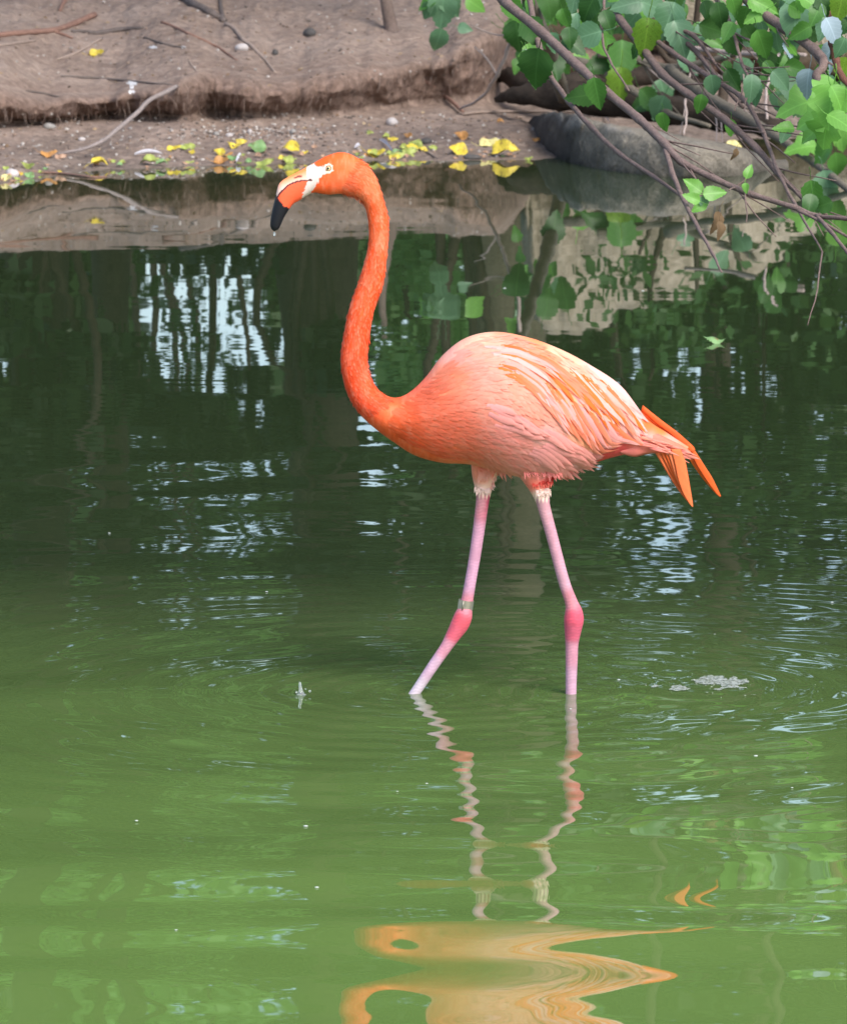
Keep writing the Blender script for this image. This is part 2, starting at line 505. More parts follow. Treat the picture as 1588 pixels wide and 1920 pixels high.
# ------------------------------------------------------------------ flamingo
def seg_controls(rows): return np.array([(r[0], r[1]) for r in rows], float), np.array([lin(r[2][0], min(255, r[2][1] * (1.085 if r[0] < 790 and r[1] < 870 else 1.05) + 3), min(255, r[2][2] * 1.03 + 3)) for r in rows])
BODYC, BODYK = seg_controls([
    (640, 300, (255, 92, 40)), (690, 340, (255, 112, 68)), (640, 345, (255, 100, 62)), (600, 355, (255, 90, 45)), (615, 295, (255, 90, 36)), (705, 400, (255, 96, 48)), (722, 450, (255, 112, 74)),
    (695, 470, (255, 86, 40)), (700, 560, (255, 88, 44)), (670, 620, (255, 82, 40)), (655, 690, (252, 78, 38)), (665, 755, (250, 74, 38)), (690, 770, (252, 84, 48)), (700, 715, (255, 88, 46)),
    (740, 780, (255, 98, 56)), (730, 820, (252, 84, 42)), (790, 845, (252, 92, 48)), (800, 740, (255, 112, 76)), (840, 700, (255, 136, 100)), (840, 790, (255, 112, 78)),
    (870, 645, (252, 172, 150)), (900, 630, (252, 180, 154)), (950, 632, (252, 150, 118)), (850, 665, (250, 166, 152)), (880, 690, (255, 150, 132)), (930, 670, (255, 160, 140)),
    (900, 740, (255, 150, 128)), (960, 700, (255, 152, 124)), (980, 745, (255, 146, 120)), (930, 790, (255, 146, 136)), (860, 850, (252, 112, 74)), (900, 860, (248, 128, 104)),
    (1000, 660, (255, 142, 92)), (1040, 700, (255, 150, 82)), (1080, 720, (255, 165, 110)), (1050, 660, (252, 178, 148)), (1110, 700, (250, 184, 170)), (1150, 740, (250, 182, 174)), (1185, 775, (248, 176, 172)),
    (1080, 790, (255, 165, 115)), (1000, 800, (255, 176, 170)), (1050, 840, (255, 180, 180)), (960, 850, (255, 150, 142)), (1020, 880, (255, 158, 154)), (1080, 860, (255, 174, 174)), (960, 890, (255, 150, 142)),
    (1125, 855, (225, 62, 62)), (1105, 870, (200, 45, 58)), (1160, 838, (232, 78, 82)), (1185, 812, (244, 84, 66)), (1150, 830, (235, 74, 80)), (1215, 790, (252, 104, 46)), (1240, 800, (252, 112, 44)),
    (1215, 825, (255, 152, 148)), (1250, 832, (255, 150, 138)), (1285, 845, (255, 128, 96)), (1200, 840, (250, 132, 130)), (1240, 848, (250, 118, 92)),
    (905, 890, (250, 136, 112)), (930, 905, (250, 190, 176)), (908, 925, (252, 200, 188)), (1000, 905, (240, 112, 96)), (1022, 905, (225, 66, 56)), (1035, 895, (222, 60, 56)), (1012, 922, (252, 212, 196)), (1025, 930, (252, 214, 200)),
])
LEGC, LEGK = seg_controls([
    (905, 945, (230, 144, 150)), (918, 945, (220, 76, 106)), (895, 1010, (228, 156, 176)), (882, 1090, (226, 158, 180)), (872, 1140, (228, 134, 144)), (865, 1162, (240, 90, 102)), (850, 1190, (240, 98, 114)),
    (838, 1212, (230, 148, 162)), (810, 1250, (224, 172, 188)), (780, 1295, (224, 192, 198)), (740, 1350, (224, 192, 198)),
    (1018, 950, (230, 158, 164)), (1036, 1000, (228, 156, 168)), (1058, 1080, (228, 160, 172)), (1070, 1125, (230, 136, 144)), (1075, 1152, (240, 88, 108)), (1072, 1185, (238, 102, 124)), (1071, 1215, (230, 148, 164)), (1070, 1280, (226, 164, 182)), (1070, 1380, (224, 166, 182)),
])
def idw(x, y, C, K, s=9.0):
    x = np.asarray(x, float).reshape(-1); y = np.asarray(y, float).reshape(-1)
    out = np.zeros((len(x), 3))
    for a in range(0, len(x), 20000):
        d2 = (x[a:a + 20000, None] - C[None, :, 0]) ** 2 + (y[a:a + 20000, None] - C[None, :, 1]) ** 2
        ww = 1 / (d2 + s * s) ** 2
        out[a:a + 20000] = (ww @ K) / ww.sum(1, keepdims=True)
    return out
def inpoly(x, y, poly):
    x = np.asarray(x); y = np.asarray(y)
    r = np.zeros(x.shape, bool)
    n = len(poly)
    for i in range(n):
        x1, y1 = poly[i]; x2, y2 = poly[(i + 1) % n]
        c = ((y1 > y) != (y2 > y)) & (x < (x2 - x1) * (y - y1) / ((y2 - y1) if y2 != y1 else 1e-9) + x1)
        r ^= c
    return r
def polydist(x, y, pl):
    d = np.full(np.shape(x), 1e9)
    for (x1, y1), (x2, y2) in zip(pl[:-1], pl[1:]):
        L2 = (x2 - x1) ** 2 + (y2 - y1) ** 2
        t_ = np.clip(((x - x1) * (x2 - x1) + (y - y1) * (y2 - y1)) / L2, 0, 1)
        d = np.minimum(d, np.hypot(x - x1 - t_ * (x2 - x1), y - y1 - t_ * (y2 - y1)))
    return d
KA = 0.91          # plumage reflectance relative to its printed colour
def bird_color(x, y):
    c = idw(x, y, BODYC, BODYK)
    leg = np.clip((y - 928 + 6 * np.sin(x * 0.9)) / 8, 0, 1)[:, None]
    lc = idw(x, y, LEGC, LEGK, 6)
    band = (0.5 + 0.5 * np.sin(y * 1.05 + 1.5 * np.sin(x * .3)))[:, None]
    lc = lc * np.array([.78, .80, .90]) * (0.84 + 0.24 * band * np.clip(vnoise(x * .12, y * .12, 5)[:, None] + .8, 0, 1))
    c = c * (1 - leg) + lc * leg
    # streaky variation along the neck and the breast
    st = vnoise(x * 0.16, y * 0.055, 11) * 0.5 + vnoise(x * 0.33, y * 0.10, 12) * 0.35
    nk = ((y < 930) & (x > 600)).astype(float) * np.clip((940 - x) / 200, 0, 1)
    lighten = np.clip(st, 0, 1)[:, None] * nk[:, None]
    c = c * (1 - 0.25 * np.clip(-st, 0, 1)[:, None] * nk[:, None]) + lighten * np.array([0.0, 0.13, 0.10])
    # face and bill
    head = (x < 640) & (y < 450)
    def put(mask, col, soft=None):
        m = (mask & head)
        c[m] = np.array(lin(*col))
    wob = 1.6 * vnoise(x * 0.35, y * 0.35, 31)
    xx = x + wob; yw = y + wob
    billbase = [(589, 300), (586, 318), (583, 330), (577, 341), (570, 356), (565, 374), (560, 420), (480, 460), (480, 330), (540, 300)]
    upper = inpoly(x, y, billbase)
    g_ = np.clip((y - (312 + (588 - x) * 0.42)) / 16, 0, 1)[:, None]
    uc = np.array(lin(255, 150, 88)) * (1 - g_) + np.array(lin(250, 208, 194)) * g_
    m = upper & head
    c[m] = uc[m]
    mouth = [(584, 335.5), (566.6, 336.6), (550.5, 340.6), (538.4, 347), (528.4, 357), (521, 367), (516, 380)]
    my = np.interp(x, [p_[0] for p_ in mouth[::-1]], [p_[1] for p_ in mouth[::-1]])
    put(upper & (y > my) & (x > 516), (255, 104, 66))
    put(inpoly(xx, yw, [(588, 304), (574, 314), (575, 324), (578, 334), (576, 342), (570, 357), (565, 373), (560, 380), (576, 372), (584, 360), (593, 345), (601, 331), (611, 322), (624, 319), (624, 307), (617, 305), (609, 310), (594, 311)]), (232, 214, 208))
    put((np.hypot(x - 616, y - 313.5) < 9), (240, 222, 200))
    put((np.hypot(x - 616, y - 313.5) < 5.6), (150, 96, 70))
    blk = [(500, 362), (518, 363.5), (523, 373), (527, 377), (532, 384), (537, 386), (542.5, 391), (560, 400), (540, 450), (490, 450)]
    put(inpoly(xx, yw, blk), (26, 27, 34))
    dm = polydist(x, y, mouth)
    put((dm < 1.5) & (x > 519), (92, 42, 44))
    put(polydist(x, y, [(553, 332), (559, 329.5), (566, 328.5)]) < 1.5, (150, 84, 70))
    return np.clip(c, 0, 1) * np.where((head & (c.max(1) < 0.1))[:, None], 1, KA)

# stations from the rump to the bill tip: upper outline, lower outline, half depth (photo pixels = mm)
ST = [(1292, 838, 1284, 850, 5), (1252, 812, 1242, 849, 17), (1212, 784, 1200, 847, 34), (1165, 724, 1150, 857, 60), (1110, 686, 1100, 873, 84), (1050, 654, 1055, 891, 104), (985, 631, 1005, 898, 116),
      (925, 622, 945, 888, 120), (872, 634, 885, 871, 113), (830, 666, 827, 867, 98), (800, 705, 777, 853, 80), (774, 731, 737, 828, 62), (752, 744, 703, 803, 47), (732, 744.5, 677, 779, 39), (711, 732, 656.5, 749.5, 33),
      (696, 708, 644.5, 717.5, 28), (689.5, 678, 638.5, 673, 25.5), (692, 639, 644, 629, 24.5), (702, 580, 654.5, 578, 23), (717.5, 538, 671, 530, 22), (724.5, 491.7, 686.5, 478, 19.5), (728.8, 441, 691.6, 441, 18.5),
      (726.5, 401, 687.6, 397.5, 18.5), (717.8, 369, 679.5, 377, 20), (705.7, 332.5, 664, 366, 22.5), (688, 308.5, 648, 363.5, 25), (671.5, 296, 634, 363, 26.5), (652, 286.3, 618, 364.5, 26.5), (633, 285, 603, 363, 25),
      (610, 292.5, 588, 360.5, 21.5), (590, 303.5, 574, 367, 18), (573, 313, 562, 375, 16.5), (554, 323.5, 550.5, 381.5, 15.5), (536, 333, 542.5, 391.5, 15), (523, 344, 537, 400, 14.5), (517.5, 364, 532, 409, 13.5),
      (511.5, 388, 528, 418, 12), (507, 411, 524, 427, 9.5), (506.5, 423, 519, 431.5, 7), (509.5, 430, 514, 433.5, 3)]
S = crom(ST, 7)
NS = 40
geo = Geo()
def Pb(px, py): return P(px, py, D)
KPX = (Pb(900, 900) - Pb(901, 900)).length
vv = []
for (a, b_, c_, d_, wd) in S:
    T_ = Pb(a, b_); B_ = Pb(c_, d_)
    c0 = (T_ + B_) / 2; h = (T_ - B_) / 2
    for k in range(NS):
        an = 2 * math.pi * k / NS
        ca, sa = math.cos(an), math.sin(an)
        if wd > 60 and ca < 0: sa *= 1 + 0.10 * ca        # keeled belly
        vv.append(c0 + h * ca + Vector((0, wd * KPX * sa, 0)))
ff = []
m_ = len(S)
for i in range(m_ - 1):
    for k in range(NS):
        k2 = (k + 1) % NS
        ff.append((i * NS + k, i * NS + k2, (i + 1) * NS + k2, (i + 1) * NS + k))
ff.append(tuple(range(NS - 1, -1, -1))); ff.append(tuple((m_ - 1) * NS + k for k in range(NS)))
geo.add(vv, ff)
CORE = BVHTree.FromPolygons(vv, ff)
def legtube(rows, n=5):
    s = crom(rows, n)
    path = [P(r[0], r[1], D) + Vector((0, r[3] * KPX, 0)) for r in s]
    return tube(path, [r[2] * KPX for r in s], 20)
LEG1 = [(915, 800, 38, 22), (914, 850, 32, 24), (909, 890, 25, 25), (907, 918, 17, 25), (906, 934, 13.5, 25), (904, 950, 12.2, 25), (893, 1030, 11.2, 22), (881, 1100, 11, 19), (874, 1138, 12.5, 18), (869, 1157, 17, 17), (862, 1174, 17.5, 16), (851, 1192, 14.5, 14), (836, 1216, 11.4, 12), (812, 1250, 10.6, 9), (781, 1296, 10, 6), (742, 1352, 9.5, 2)]
LEG2 = [(985, 800, 40, -12), (996, 860, 36, -18), (1007, 897, 25, -22), (1013, 920, 17, -24), (1017, 936, 13.5, -24), (1020, 950, 12, -24), (1035, 1005, 11, -22), (1056, 1085, 11, -19), (1070, 1125, 12, -17), (1075, 1144, 16.5, -16), (1075.5, 1160, 18.8, -15), (1074, 1178, 16.5, -13), (1072, 1205, 12.6, -10), (1071.5, 1235, 11.6, -8), (1070.5, 1290, 10.6, -5), (1070, 1390, 10.2, -4)]
for L in (LEG1, LEG2):
    v, f = legtube(L); geo.add(v, f)
tmp = link("tmp_bird", mesh_np("tmp", np.array([tuple(q) for q in geo.v]), geo.f))
rm = tmp.modifiers.new("r", 'REMESH'); rm.mode = 'VOXEL'; rm.voxel_size = 0.0021; rm.use_smooth_shade = True
sm = tmp.modifiers.new("s", 'SMOOTH'); sm.factor = 0.5; sm.iterations = 3
dg = bpy.context.evaluated_depsgraph_get()
bm_ = bpy.data.meshes.new_from_object(tmp.evaluated_get(dg))
n_ = len(bm_.vertices)
bv = np.zeros(n_ * 3, np.float32); bm_.vertices.foreach_get('co', bv); bv = bv.reshape(-1, 3)
nf_ = len(bm_.polygons); lv = np.zeros(len(bm_.loops), np.int32); bm_.loops.foreach_get('vertex_index', lv)
bf = lv.reshape(-1, 4) if len(lv) == nf_ * 4 else [tuple(p_.vertices) for p_ in bm_.polygons]
bpy.data.objects.remove(tmp)
bx_, by_ = topx(bv[:, 0], np.full(n_, D), bv[:, 2])
bcol = bird_color(bx_, by_)

def plumage_mat(name, rough=0.6, bump=True):
    t = NT(name)
    a = t.n('ShaderNodeVertexColor', layer_name='col')
    nz = t.noise(210, 3, 0.6, t.pos())
    col = t.mix(0.16, a.outputs['Color'], t.ramp(nz, [(0.3, (0.45, 0.45, 0.45)), (0.7, (1, 1, 1))]), 'MULTIPLY')
    nor = t.bump(nz, 0.25, 0.002) if bump else None
    b = t.bsdf(col, rough, nor, 0.25)
    if not bump:
        tr = t.n('ShaderNodeBsdfTranslucent'); t.l(col, tr.inputs['Color'])
        ms = t.n('ShaderNodeMixShader'); ms.inputs[0].default_value = 0.25
        t.l(b, ms.inputs[1]); t.l(tr.outputs[0], ms.inputs[2]); b = ms.outputs[0]
    return t.done(b)
M_body = plumage_mat("flamingo_skin", 0.5)
M_feather = plumage_mat("feather", 0.6, False)
FL = thing("flamingo", W(980, 1300), "coral orange flamingo wading through the green pond with its neck raised", "flamingo")
body = part("body", bv, bf, M_body, FL, True, bcol)

# --- feathers laid over the body
FLOW = [(640, 330, .8, .3), (700, 380, .3, 1), (715, 480, -.1, 1), (690, 560, -.35, 1), (660, 650, -.05, 1), (665, 730, .4, .9), (720, 790, .9, .5), (760, 790, 1, .4), (800, 750, .95, .05), (815, 710, .85, -.35), (850, 665, .85, -.4), (885, 638, 1, -.1), (930, 640, 1, .1), (990, 650, .9, .4), (1050, 680, .8, .7), (1100, 710, .7, .75), (1150, 750, .65, .8), (1180, 780, .6, .85),
        (880, 690, 1, -.12), (930, 690, 1, .22), (980, 700, .82, .55), (1020, 730, .62, .8), (1070, 760, .5, .9), (1110, 800, .45, .9), (950, 740, .8, .5), (1000, 770, .7, .7), (1050, 810, .65, .75), (880, 760, 1, .1), (940, 790, 1, .12), (1000, 810, 1, .12), (1060, 840, .95, .35), (880, 830, 1, .2), (960, 850, .95, .3), (1020, 870, .75, .6), (1000, 900, .6, .8), (820, 830, 1, .3), (900, 900, .1, 1), (930, 900, .4, .9), (1150, 850, 1, -.4), (1250, 830, 1, .15)]
FC = np.array([(a, b_) for a, b_, _, _ in FLOW], float); FK = np.array([(c_, d_, 0) for _, _, c_, d_ in FLOW], float)
def flow(x, y):
    k = idw([x], [y], FC, FK, 14)[0]
    n = math.hypot(k[0], k[1]) or 1
    return k[0] / n, k[1] / n
def onbody(px, py, side):
    w0 = Pb(px, py)
    hit = CORE.ray_cast(Vector((w0.x, D + side * 0.6, w0.z)), Vector((0, -side, 0)))
    return hit[0], hit[1]
def feather(px, py, length, width, side=-1, lift0=0.0015, lift1=0.006, c0=None, c1=None, n=6, curl=0.0, turn=0.0, follow=True, droop=0.30):
    """a lanceolate vane of 3 x (n+1) points that lies along the flow of the plumage"""
    x, y = px, py
    dx, dy = flow(x, y)
    ct, st = math.cos(turn), math.sin(turn)
    pts = []; last = None
    for i in range(n + 1):
        q, nm = onbody(x, y, side)
        if q is None:
            if last is None: return None
            q0, n0 = last
            stp = Pb(x, y)
            q = Vector((stp.x, q0.y, stp.z)); nm = n0
        else:
            last = (q, nm)
        if last is not None and pts and (q - pts[-1][0]).length > length / n * KPX * 2.2:   # do not jump onto the far slope
            q = pts[-1][0] + (q - pts[-1][0]).normalized() * length / n * KPX * 1.3
        pts.append((q, nm))
        if follow:
            dx, dy = flow(x, y)
        ddx, ddy = dx * ct - dy * st, dx * st + dy * ct
        x += ddx * length / n; y += ddy * length / n
    V = []; C = []
    for i, (q, nm) in enumerate(pts):
        t_ = i / n
        tg = (pts[min(i + 1, n)][0] - pts[max(i - 1, 0)][0])
        tg = tg.normalized() if tg.length > 1e-7 else Vector((1, 0, 0))
        lat = nm.cross(tg)
        lat = lat.normalized() if lat.length > 1e-6 else Vector((0, 0, 1))
        prof_ = (0.55 + 0.45 * math.sin(min(1, t_ * 1.7) * math.pi / 2)) * (1 if t_ < 0.6 else max(0.04, math.cos((t_ - 0.6) / 0.4 * math.pi / 2) ** 0.7))
        hw = width * 0.5 * KPX * prof_
        o = q + nm * (lift0 + lift1 * t_ ** 1.5 + curl * t_ ** 3)
        cc = c0 * (1 - t_) + c1 * t_
        V += [o - lat * hw - nm * hw * droop, o, o + lat * hw - nm * hw * droop]
        C += [cc * 0.97, cc * 1.0, cc * 0.97]
    Fc = []
    for i in range(n):
        Fc += [(3 * i, 3 * i + 1, 3 * i + 4, 3 * i + 3), (3 * i + 1, 3 * i + 2, 3 * i + 5, 3 * i + 4)]
    return V, Fc, [tuple(np.clip(k, 0, 0.93)) for k in C]

plum = Geo()
rr = random.Random(3)
zone_poly = [(735, 760), (760, 748), (800, 712), (850, 655), (905, 625), (960, 627), (1040, 652), (1100, 682), (1160, 728), (1195, 765), (1180, 800), (1116, 838), (1080, 862), (1035, 878), (985, 882), (935, 870), (880, 852), (806, 846), (752, 818), (725, 795)]
cand = []
for _ in range(5200):
    x = rr.uniform(700, 1215); y = rr.uniform(615, 905)
    cand.append((x, y))
cx_ = np.array(cand)
ok = inpoly(cx_[:, 0], cx_[:, 1], zone_poly)
cand = cx_[ok]
basec = bird_color(cand[:, 0], cand[:, 1])
order = np.argsort(-cand[:, 0])
PINK = np.array(lin(252, 168, 158)) * KA; WHT = np.array(lin(252, 192, 184)) * KA; ORA = np.array(lin(255, 118, 42)) * KA; PK2 = np.array(lin(255, 170, 168)) * KA
for i in order:
    x, y = cand[i]
    c = basec[i]
    front = max(0, min(1, (x - 740) / 180))
    L = rr.uniform(16, 24) + 18 * front * rr.uniform(0.5, 1.2)
    wd = rr.uniform(4.5, 7) + 3 * front
    v = rr.uniform(0.97, 1.03) if front < .3 else rr.uniform(0.94, 1.05)
    tip = c * v * (1 - 0.35 * front) + (PINK if rr.random() < 0.6 else WHT) * 0.35 * front
    for side in (-1, 1):
        if side == 1 and rr.random() < 0.55: continue
        r_ = feather(x, y, L, wd, side, 0.0004, 0.0009 + 0.0026 * front * rr.random(), c * v, tip, 5, 0, rr.uniform(-.14, .14), True, .10)
        if r_: plum.add(*r_)
# shaggy fringe of the flank and both thighs
def fringe(x0, y0, x1, y1, n, L, ang, wd, ca, cb, yoff):
    for k in range(n):
        t_ = rr.random()
        x = x0 + (x1 - x0) * t_ + rr.uniform(-3, 3); y = y0 + (y1 - y0) * t_ + rr.uniform(-3, 3)
        a = R(ang + rr.uniform(-16, 16)); ll = L * rr.uniform(0.6, 1.15)
        bend = rr.uniform(-.25, .25)
        V = []; C = []
        for i in range(5):
            s_ = i / 4
            xx = x + math.cos(a + bend * s_) * ll * s_; yy_ = y + math.sin(a + bend * s_) * ll * s_
            hw = wd * (1 - s_) ** 0.8 * 0.5 + 0.15
            nx, ny = -math.sin(a), math.cos(a)
            yo = (yoff + rr.uniform(-1, 1) * 0.003)
            for sg in (-1, 1):
                q = Pb(xx + nx * hw * sg, yy_ + ny * hw * sg); q.y = D + yo
                V.append(q)
            cc = np.array(ca) * (1 - s_) + np.array(cb) * s_
            C += [tuple(cc), tuple(cc)]
        plum.add(V, [(2 * i, 2 * i + 1, 2 * i + 3, 2 * i + 2) for i in range(4)], C)
pk = lin(246, 168, 158, KA); pw = lin(255, 222, 212, KA); rd = lin(215, 62, 56, KA)
fringe(928, 894, 921, 916, 20, 9, 76, 4, pk, pw, 0.012)
fringe(894, 916, 921, 920, 26, 11, 92, 4, pw, pw, 0.008)
fringe(896, 880, 920, 882, 30, 24, 92, 6, lin(248, 146, 122, KA), lin(250, 190, 172, KA), -0.002)
fringe(1001, 914, 1029, 912, 30, 13, 84, 4, pw, pw, -0.041); fringe(999, 900, 1034, 898, 22, 11, 84, 4, rd, lin(240, 130, 110, KA), -0.044)
fringe(1040, 880, 1096, 864, 46, 18, 44, 4, lin(255, 150, 148, KA), lin(255, 158, 154, KA), -0.02)
fringe(978, 864, 1042, 868, 60, 24, 66, 5, lin(255, 140, 136, KA), lin(255, 150, 146, KA), -0.056)
fringe(1024, 894, 1038, 890, 14, 13, 98, 3, rd, rd, -0.02)
# short plumage of the neck and nape
neckC = crom([(r[0], r[1], r[2], r[3]) for r in ST[7 + 6:27]], 14)
for k in range(3600):
    r_ = neckC[rr.randrange(len(neckC))]; u_ = rr.uniform(-.02, 1.02)
    x = r_[0] * (1 - u_) + r_[2] * u_ + rr.uniform(-2, 2); y = r_[1] * (1 - u_) + r_[3] * u_ + rr.uniform(-2, 2)
    if x < 640 and y < 372: continue
    c = bird_color(np.array([x]), np.array([y]))[0]
    v = rr.uniform(.93, 1.07); c = c * v + (np.array([0, .05, .04]) if rr.random() < .3 else 0)
    q = feather(x, y, rr.uniform(8, 14), rr.uniform(3, 4.6), -1 if rr.random() < .75 else 1, 0.0002, 0.0014, c, c * rr.uniform(.96, 1.1), 3, 0, rr.uniform(-.2, .2), True, .1)
    if q: plum.add(*q)
pl_o = part("plumage", [tuple(q) for q in plum.v], plum.f, M_feather, FL, True, plum.c)
tag(pl_o, kind="stuff")

# --- long feathers of the folded wing, one by one
def one_feather(nm, *a, **k):
    r_ = feather(*a, **k)
    if r_: return part(nm, [tuple(q) for q in r_[0]], r_[1], M_feather, FL, True, r_[2])
rows_ = []
for k in range(56):                                    # scapulars: orange and pale streaks curving down the back
    t_ = k / 55
    x = 915 + 225 * t_ + rr.uniform(-8, 8); y = 642 + 80 * t_ ** 1.5 + rr.uniform(-4, 14)
    o_ = math.exp(-((x - 1015) / 62) ** 2)
    c = ORA * rr.uniform(.9, 1.1) if rr.random() < 0.25 + 0.6 * o_ else (PINK if rr.random() < .6 else WHT)
    e = c * 0.55 + (PINK if rr.random() < .6 else ORA) * 0.45
    rows_.append((x, y, rr.uniform(90, 140), rr.uniform(8, 12.5), c, e))
for k in range(56):
    t_ = k / 55
    x = 935 + 180 * t_ + rr.uniform(-8, 8); y = 672 + 90 * t_ + rr.uniform(-10, 14)
    o_ = math.exp(-((x - 1035) / 50) ** 2)
    c = ORA * rr.uniform(.9, 1.1) if rr.random() < 0.15 + 0.65 * o_ else (PINK if rr.random() < .7 else PK2)
    e = c * 0.5 + (PINK if rr.random() < .7 else WHT) * 0.5
    rows_.append((x, y, rr.uniform(80, 130), rr.uniform(7.5, 12), c, e))
rows_.sort(key=lambda r: -r[0])
for (x, y, L, wd, c, e) in rows_:
    one_feather("wing_feather", x, y, L, wd, -1, 0.0026, 0.0042, c, e, 8, 0, rr.uniform(-.08, .08))
    if rr.random() < 0.3: one_feather("wing_feather", x, y, L, wd, 1, 0.0026, 0.0042, c, e, 8, 0, rr.uniform(-.08, .08))
for k in range(26):                                    # pale flank feathers that lap over the wing's lower edge
    t_ = rr.random()
    x = 900 + 150 * t_ + rr.uniform(-12, 12); y = rr.uniform(738, 770) + 62 * t_
    c = PK2 * rr.uniform(.95, 1.05); e = PINK * rr.uniform(.95, 1.08)
    one_feather("flank_feather", x, y, rr.uniform(55, 85), rr.uniform(11, 15), -1, 0.003, 0.005, c, e, 7, 0.002, rr.uniform(-.2, .12))
for k in range(16):
    x = 985 + 70 * rr.random(); y = rr.uniform(815, 850)
    one_feather("flank_feather", x, y, rr.uniform(55, 80), rr.uniform(12, 16), -1, 0.003, 0.006, PK2, PINK, 7, 0.002, rr.uniform(-.1, .2))

# --- drooping wing tips and the tail: closed thin blades
def blade(nm, rows, y0, y1, col0, col1, th=2.6):
    """rows: left x, y, right x, y (photo pixels) from root to tip"""
    s = crom(rows, 6); n = len(s)
    V = []; C = []
    for i, (a, b_, c_, d_) in enumerate(s):
        t_ = i / (n - 1)
        A = Pb(a, b_); B_ = Pb(c_, d_)
        yo = y0 + (y1 - y0) * t_
        A.y += yo; B_.y += yo
        M_ = (A + B_) / 2
        tk = th * KPX * (1 - t_ * 0.8)
        for j in range(8):
            an = 2 * math.pi * j / 8
            V.append(M_ + (A - M_) * math.cos(an) + Vector((0, tk * math.sin(an), 0)))
            sh_ = 1 + 0.06 * math.sin(j * 2.1 + i)
            C.append(tuple(np.clip((np.array(col0) * (1 - t_) + np.array(col1) * t_) * sh_, 0, .93)))
    F = [(i * 8 + j, i * 8 + (j + 1) % 8, (i + 1) * 8 + (j + 1) % 8, (i + 1) * 8 + j) for i in range(n - 1) for j in range(8)]
    F += [tuple(range(7, -1, -1)), tuple((n - 1) * 8 + j for j in range(8))]
    return part(nm, [tuple(q) for q in V], F, M_feather, FL, True, C)
OR1 = lin(255, 132, 78, KA); OR2 = lin(255, 118, 56, KA); OR3 = lin(255, 136, 56, KA)
def fan(nm, rows, k, y0, y1, cols, th=1.2):
    s_ = np.array(rows, float); n_r = len(s_)
    for q in range(k):
        a0, a1 = q / k * .80, min(1.0, (q + 1) / k + .12)
        rs3 = []
        shrink = rr.uniform(.86, 1.0) if 0 < q < k - 1 else 1
        for i_, (a, b_, c_, d_) in enumerate(s_[:n_r]):
            wv = 1 - i_ / (n_r - 1)
            l_ = np.array([a, b_]); r3 = np.array([c_, d_])
            A = l_ + (r3 - l_) * (a0 * wv + .5 * (1 - wv) - .5 * (1 - wv)); B_ = l_ + (r3 - l_) * (a1 * wv + 1 * (1 - wv))
            root = (s_[0, :2] + s_[0, 2:]) / 2
            A = root + (A - root) * shrink; B_ = root + (B_ - root) * shrink
            rs3.append((A[0], A[1], B_[0], B_[1]))
        c0_ = np.array(cols[q % len(cols)]) * rr.uniform(.93, 1.05)
        blade(nm, rs3, y0 - .003 * q, y1 - .003 * q, tuple(c0_), tuple(c0_ * np.array([1, .92, .85])), th)
fan("primary_feather", [(1222, 838, 1275, 838), (1240, 868, 1284, 862), (1255, 893, 1290, 893), (1272, 918, 1294, 918), (1288, 937, 1297, 937), (1296, 945, 1297.5, 944)], 5, -0.018, -0.030, [OR1, lin(255, 124, 66, KA), OR2, lin(255, 142, 92, KA)])
fan("primary_feather", [(1272, 838, 1294, 834), (1288, 856, 1306, 850), (1303, 880, 1320, 872), (1322, 905, 1337, 899), (1342, 928, 1348, 922), (1351, 935, 1353, 933)], 3, 0.02, 0.03, [OR3, OR1, OR2])
fan("primary_feather", [(1200, 784, 1206, 762), (1225, 802, 1240, 789), (1258, 822, 1272, 813), (1284, 843, 1300, 838), (1298, 850, 1304, 846)], 3, 0.03, 0.02, [OR2, OR1, lin(255, 112, 54, KA)], 2)
blade("tail_covert", [(1160, 836, 1163, 848), (1182, 822, 1188, 854), (1204, 806, 1208, 850), (1226, 808, 1232, 847), (1252, 820, 1252, 849), (1280, 834, 1278, 851), (1294, 844, 1290, 851)], -0.02, -0.018, lin(248, 140, 134, KA), lin(255, 138, 104, KA), 14)
for k in range(30):                                     # wispy ends of the tail coverts
    t_ = rr.random()
    x = 1190 + 90 * t_; y = 812 + 32 * t_ + rr.uniform(-4, 14)
    q = []
    a_ = R(rr.uniform(8, 26)); L = rr.uniform(24, 46)
    blade("tail_feather", [(x, y - 3, x, y + 3), (x + L * .5 * math.cos(a_), y + L * .5 * math.sin(a_) - 2.6, x + L * .5 * math.cos(a_), y + L * .5 * math.sin(a_) + 2.6), (x + L * math.cos(a_), y + L * math.sin(a_) - .4, x + L * math.cos(a_), y + L * math.sin(a_) + .4)], -0.036 + .014 * t_, -0.040 + .014 * t_, lin(255, 150 + rr.uniform(-12, 20), 140, KA), lin(255, 160, 140, KA), 1.0)

